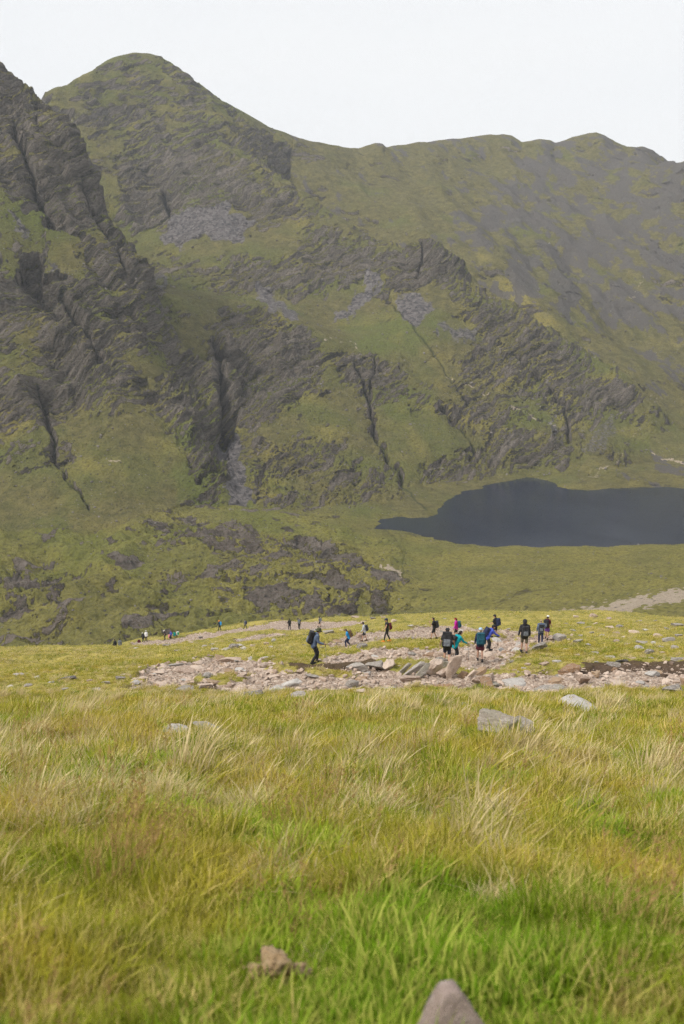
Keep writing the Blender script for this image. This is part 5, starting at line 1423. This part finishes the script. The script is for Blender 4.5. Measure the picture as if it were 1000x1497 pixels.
    if kind in ('cap', 'bucket'):
        bm = bmesh.new()
        lathe(bm, [(.106, -.012), (.107, .02), (.098, .055), (.078, .082), (.045, .097), (0, .102)], 22, cm, .93, 1.08)
        if kind == 'bucket': lathe(bm, [(.100, .0), (.108, .004), (.165, -.035), (.163, -.040), (.105, -.006), (.098, -.004)], 24, cm, .95, 1.05)
        cp = P('cap' if kind == 'cap' else 'hat', bm, FAB[hcol], rm=False)
        if kind == 'cap':
            bm = bmesh.new()
            bmesh.ops.create_icosphere(bm, subdivisions=3, radius=1, matrix=cm @ Matrix.Translation((0, .115, -.008)) @ Matrix.Rotation(R(-10), 4, 'X') @ Matrix.Diagonal((.078, .085, .009, 1)))
            part('peak', bm, FAB[hcol], cp, vox, 1, False)
    if kind == 'band':
        bm = bmesh.new(); lathe(bm, [(.100, -.02), (.106, -.015), (.106, .015), (.100, .02)], 22, Hm @ Matrix.Translation((0, -.01, .035)), .93, 1.1); P('headband', bm, FAB[hcol], rm=False)
    if kind == 'hood':
        bm = bmesh.new(); hull_into(bm, [b4(H(0, -.035, .03), .112), b4(H(0, .03, .035), .100), b4(T(0, -.02, .53), .09)]); P('hood', bm, FAB[hcol])
    elif sleeve == 'hoodie':
        bm = bmesh.new(); hull_into(bm, [b4(T(-.07, -.06, .54), .045), b4(T(.07, -.06, .54), .045), b4(T(0, -.12, .48), .05)]); P('hood', bm, FAB[top])
    body.location = (x0, y0, z0 - low * k + dz); body.scale = (k, k, k); body.rotation_euler = (0, 0, R(yaw))
    # --- rucksack: a thing of its own, on the back
    if pack:
        col, w, hh, dd = pack
        w *= pack_size * 1.12; hh *= pack_size * 1.06; dd *= 1.2
        bm = bmesh.new(); y1 = -.135 - .02; 
        hull_into(bm, [b4(T(sx_ * w * .42, y1 - .03 - q * dd, z_), .045) for sx_ in (-1, 1) for q in (0, .75) for z_ in (.02 + (.04 if q else 0), hh - .06)] + [b4(T(0, y1 - dd * .9, hh * .45), .05)])
        bp = part('backpack', bm, FAB[col], None, vox, 3)
        tag(bp, pack_label or (FABNAME.get(col, col) + ' backpack worn by the ' + label), 'backpack', 'backpacks of the walkers')
        bm = bmesh.new(); hull_into(bm, [b4(T(sx_ * w * .40, y1 - .02 - q * dd * .85, hh - .015), .048) for sx_ in (-1, 1) for q in (0, 1)]); part('lid', bm, FAB[col], bp, vox, 2)
        if detail:
            bm = bmesh.new(); hull_into(bm, [b4(T(sx_ * w * .30, y1 - dd - .045, z_), .03) for sx_ in (-1, 1) for z_ in (.07, hh * .5)]); part('front_pocket', bm, FAB['grey' if col == 'black' else col], bp, vox, 2)
            for sg in (-1, 1):
                bm = bmesh.new(); pts = [T(sg * .10, y1 + .02, hh - .02), T(sg * .115, -.03, .555), T(sg * .12, .10, .47), T(sg * .125, .135, .33), T(sg * .15, .06, .16), T(sg * .12, -.10, .06)]
                for a, b in zip(pts[:-1], pts[1:]): hull_into(bm, [b4(a, .022), b4(b, .022)], 1)
                part('strap', bm, FAB['black'], bp, vox, 1)
                bm = bmesh.new(); hull_into(bm, [b4(T(sg * w * .52, y1 - dd * .4, z_), .036) for z_ in (.05, .20)], 1); part('side_pocket', bm, FAB[col], bp, vox, 1)
        bp.location = body.location; bp.scale = body.scale; bp.rotation_euler = body.rotation_euler
    if pole is not None:
        for s in pole:
            sh, eb, wr, d2 = arm[s]; g0 = wr + d2 * .07; tip = Vector((g0.x, g0.y + .10, low)); ax = (tip - g0).normalized()
            root = bpy.data.objects.new('trekking_pole', None); COL.objects.link(root); tag(root, pole_label, 'trekking pole')
            bm = bmesh.new(); hull_into(bm, [b4(g0 - ax * .03, .016), b4(g0 + ax * .10, .014)]); part('grip', bm, FAB['black'], root, vox, 1, False)
            bm = bmesh.new(); hull_into(bm, [b4(g0 + ax * .09, .009), b4(tip, .006)]); part('shaft', bm, M_POLE, root, vox, 1, False)
            bm = bmesh.new(); bmesh.ops.create_cone(bm, cap_ends=True, segments=14, radius1=.03, radius2=.012, depth=.012, matrix=Matrix.Translation(tip - ax * .07)); part('basket', bm, FAB['black'], root, vox, 1, False)
            root.location = body.location; root.scale = body.scale; root.rotation_euler = body.rotation_euler
    return body
fabric_lip = fabric('lips', (.30, .10, .08))
FABNAME = dict(slate='blue-grey', pale='light grey', petrol='dark teal')
BP = (.26, .50, .14); SM = (.24, .42, .10)
W = 'walkers on the mountain path'
person(459, 970, -82, 'man in camouflage sun hat and blue-grey fleece leaning on a pole', 'slate', 'long', 'black', 'trousers', ('bucket', 'camo'), ('black', .28, .52, .14), lean=18, stride=9, knees=(16, 34), crouch=14, arms=((4, 30), (10, 58)), h=1.80, pole=(1,), turn=0,
       pole_label='trekking pole in the right hand of the man in camouflage hat', pack_label='big black backpack on the man in camouflage hat')
person(510, 946, 85, 'man in bright blue t-shirt and brown cap stepping down to the left', 'blue', 'short', 'navy', 'trousers', ('cap', 'brown'), ('brown', .32, .52, .16), lean=20, stride=16, knees=(30, 40), crouch=20, arms=((18, 30), (-2, 20)), h=1.72, pack_label='brown backpack on the man in bright blue t-shirt')
person(533, 938, 85, 'person in light grey hoodie and black cap walking behind the blue t-shirt', 'pale', 'hoodie', 'black', 'shorts', ('cap', 'black'), ('black', .28, .46, .13), lean=10, stride=14, knees=(14, 22), arms=((14, 30), (-4, 25)), h=1.74, shoes='brown', pack_label='black backpack on the light grey hoodie')
person(566, 938.5, 88, 'woman in black sleeveless top and black leggings with orange shoes', 'black', 'none', 'black', 'leggings', ('cap', 'navy'), ('maroon', .24, .40, .11), lean=4, stride=16, knees=(10, 20), arms=((16, 30), (-14, 20)), h=1.70, shoes='orange', pack_label='maroon backpack on the woman in sleeveless black')
person(634.5, 934.5, 80, 'man in black t-shirt and shorts raising a hand to his face', 'black', 'short', 'black', 'shorts', ('short', 'black'), ('black', .27, .46, .13), lean=6, stride=15, knees=(10, 26), arms=((40, 118), (-6, 20)), h=1.74, pack_label='black backpack on the man raising his hand')
person(667, 934, 80, 'woman in magenta long-sleeved top with red headband', 'magenta', 'long', 'black', 'shorts', ('band', 'red'), ('petrol', .27, .44, .14), lean=6, stride=12, knees=(12, 16), arms=((10, 16), (0, 12)), h=1.66, pack_label='grey-green backpack on the woman in magenta')
person(653, 973, -8, 'man in black t-shirt and dark cap behind the leaning slabs, seen from the back', 'black', 'short', 'navy', 'shorts', ('cap', 'black'), ('black', .36, .62, .15), lean=12, stride=10, knees=(25, 35), crouch=20, arms=((4, 14), (6, 18)), arm_out=(20, 20), h=1.82, pack_label='large black roll-top backpack behind the leaning slabs')
person(664, 967, -60, 'dark-haired person in teal long-sleeved top reaching right with a pole', 'teal', 'long', 'black', 'trousers', ('long', 'black'), ('black', .24, .40, .10), lean=30, stride=10, knees=(24, 34), crouch=16, arms=((20, 40), (36, 24)), h=1.68, pole=(1,), pole_label='trekking pole of the person in teal', pack_label='small black backpack of the person in teal')
person(701.5, 968, -4, 'woman in light blue cap and maroon shorts with bare legs, seen from behind', 'navy', 'long', 'maroon', 'skirt', ('cap', 'skyblue'), ('petrol', .34, .56, .17), lean=6, stride=9, knees=(10, 18), arms=((4, 18), (4, 16)), arm_out=(12, 12), h=1.72, hair=M_FAIR, pack_label='dark teal backpack on the woman in light blue cap')
person(712, 953, -75, 'person in royal blue jacket and black cap bending forward with arm out', 'royal', 'long', 'black', 'trousers', ('cap', 'black'), ('navy', .28, .46, .13), lean=30, stride=12, knees=(20, 30), crouch=12, arms=((30, 40), (42, 20)), h=1.72, pack_label='dark blue backpack on the royal blue jacket')
person(724, 932, 55, 'man in black and red top and black cap turned to the left', 'black', 'short', 'black', 'shorts', ('cap', 'black'), ('navy', .28, .48, .14), lean=6, stride=12, knees=(10, 18), arms=((22, 50), (-6, 20)), h=1.76, pack_label='navy backpack on the man in black and red')
person(766, 955, 0, 'person in black hooded top and grey shorts with hood up', 'black', 'hoodie', 'khaki', 'shorts', ('hood', 'black'), ('black', .28, .46, .12), lean=4, stride=10, knees=(8, 14), arms=((4, 14), (2, 12)), arm_out=(14, 14), h=1.78, pack_label='black backpack on the black hooded top')
person(790, 942, -6, 'fair-haired man in blue-grey top and navy trousers, seen from behind', 'slate', 'long', 'navy', 'trousers', ('bald', 'x'), ('black', .27, .44, .12), lean=5, stride=8, knees=(8, 12), arms=((3, 12), (20, 30)), arm_out=(12, 22), h=1.72, pack_label='black backpack on the fair-haired man')
person(799, 934.5, -35, 'woman in white cap and maroon top turned to the right', 'maroon', 'short', 'purple', 'skirt', ('cap', 'white'), ('black', .28, .48, .15), lean=6, stride=8, knees=(8, 14), arms=((10, 30), (10, 30)), h=1.70, pack_label='black and orange backpack of the woman in white cap')
person(423.5, 920.5, 20, 'walker all in black, left one of the pair on the skyline path', 'black', 'long', 'black', 'trousers', ('cap', 'black'), ('black',) + BP, stride=10, h=1.72, detail=0, pack_label='black backpack on the left walker of the skyline pair')
person(437.5, 920.5, -10, 'fair-haired walker in dark top, right one of the pair on the skyline path', 'navy', 'short', 'black', 'trousers', ('bald', 'x'), ('grey',) + BP, stride=10, h=1.80, detail=0, pack_label='grey backpack on the right walker of the skyline pair')
person(467.5, 916.5, 70, 'walker with grey backpack above the man in camouflage hat', 'grey', 'short', 'black', 'shorts', ('short', 'black'), ('grey',) + BP, stride=12, h=1.72, detail=0, pack_label='grey backpack of the walker above the camouflage hat')
person(321.5, 922, 70, 'walker in orange hat and black trousers on the far path', 'navy', 'long', 'black', 'trousers', ('bucket', 'orange'), ('blue',) + BP, stride=12, arms=((20, 50), (0, 20)), h=1.76, detail=0, pack_label='bright blue backpack of the walker in orange hat')
person(359, 920, 60, 'walker in grey top right of the orange hat on the far path', 'grey', 'long', 'black', 'trousers', ('short', 'black'), ('navy',) + SM, stride=18, h=1.72, detail=0, pack_label='dark backpack of the walker in grey top')
person(214, 938, 10, 'walker in white top and white cap standing far down the path', 'white', 'long', 'black', 'trousers', ('cap', 'white'), None, stride=6, h=1.74, detail=0)
person(210, 939, 30, 'walker in black stooping beside the one in white', 'black', 'long', 'black', 'trousers', ('cap', 'white'), ('black',) + BP, stride=6, crouch=60, knees=(20, 20), lean=35, h=1.70, detail=0, pack_label='black backpack of the walker stooping beside the white top')
person(241.5, 936, 120, 'walker in black with white hat standing left of the resting group', 'black', 'short', 'black', 'trousers', ('cap', 'white'), None, stride=6, h=1.74, detail=0)
person(247.5, 934, -60, 'person in pink sitting in the resting group', 'pink', 'short', 'black', 'trousers', ('short', 'black'), None, sit=True, lean=-4, h=1.66, detail=0)
person(250.5, 933, 160, 'person in blue behind the one in pink in the resting group', 'royal', 'short', 'navy', 'trousers', ('cap', 'purple'), None, sit=True, lean=6, h=1.70, detail=0, dz=.35)
person(255, 932.5, 40, 'person in green sitting in the middle of the resting group', 'green', 'short', 'black', 'shorts', ('short', 'black'), ('teal',) + SM, sit=True, lean=4, h=1.70, detail=0, dz=.2, pack_label='teal backpack in the middle of the resting group')
person(260, 931.5, 30, 'person in white at the right end of the resting group', 'white', 'short', 'black', 'trousers', ('short', 'black'), ('green',) + SM, sit=True, lean=4, h=1.70, detail=0, dz=.3, pack_label='green backpack at the right end of the resting group')
person(169, 944.5, 60, 'person in black sitting at the far left below the path', 'black', 'long', 'black', 'trousers', ('short', 'black'), None, sit=True, lean=10, h=1.70, detail=0)
person(175.5, 943.5, 20, 'person in black and white sitting beside the one at the far left', 'grey', 'long', 'black', 'trousers', ('cap', 'black'), None, sit=True, lean=14, h=1.70, detail=0)
x, y, z = hill_hit(203.5, 939.5)
bm = bmesh.new(); hull_into(bm, [(-.2, 0, .12, .12), (.2, 0, .12, .12), (-.14, 0, .42, .09), (.12, 0, .42, .09)]); bg = part('backpack', bm, FAB['maroon'], None, .02, 2); bg.location = (x, y, z - .02)
bm = bmesh.new(); hull_into(bm, [(-.12, 0, .50, .07), (.12, 0, .50, .07)]); part('lid', bm, FAB['black'], bg, .02, 2)
tag(bg, 'dark backpack standing alone in the grass left of the stooping walker', 'backpack')
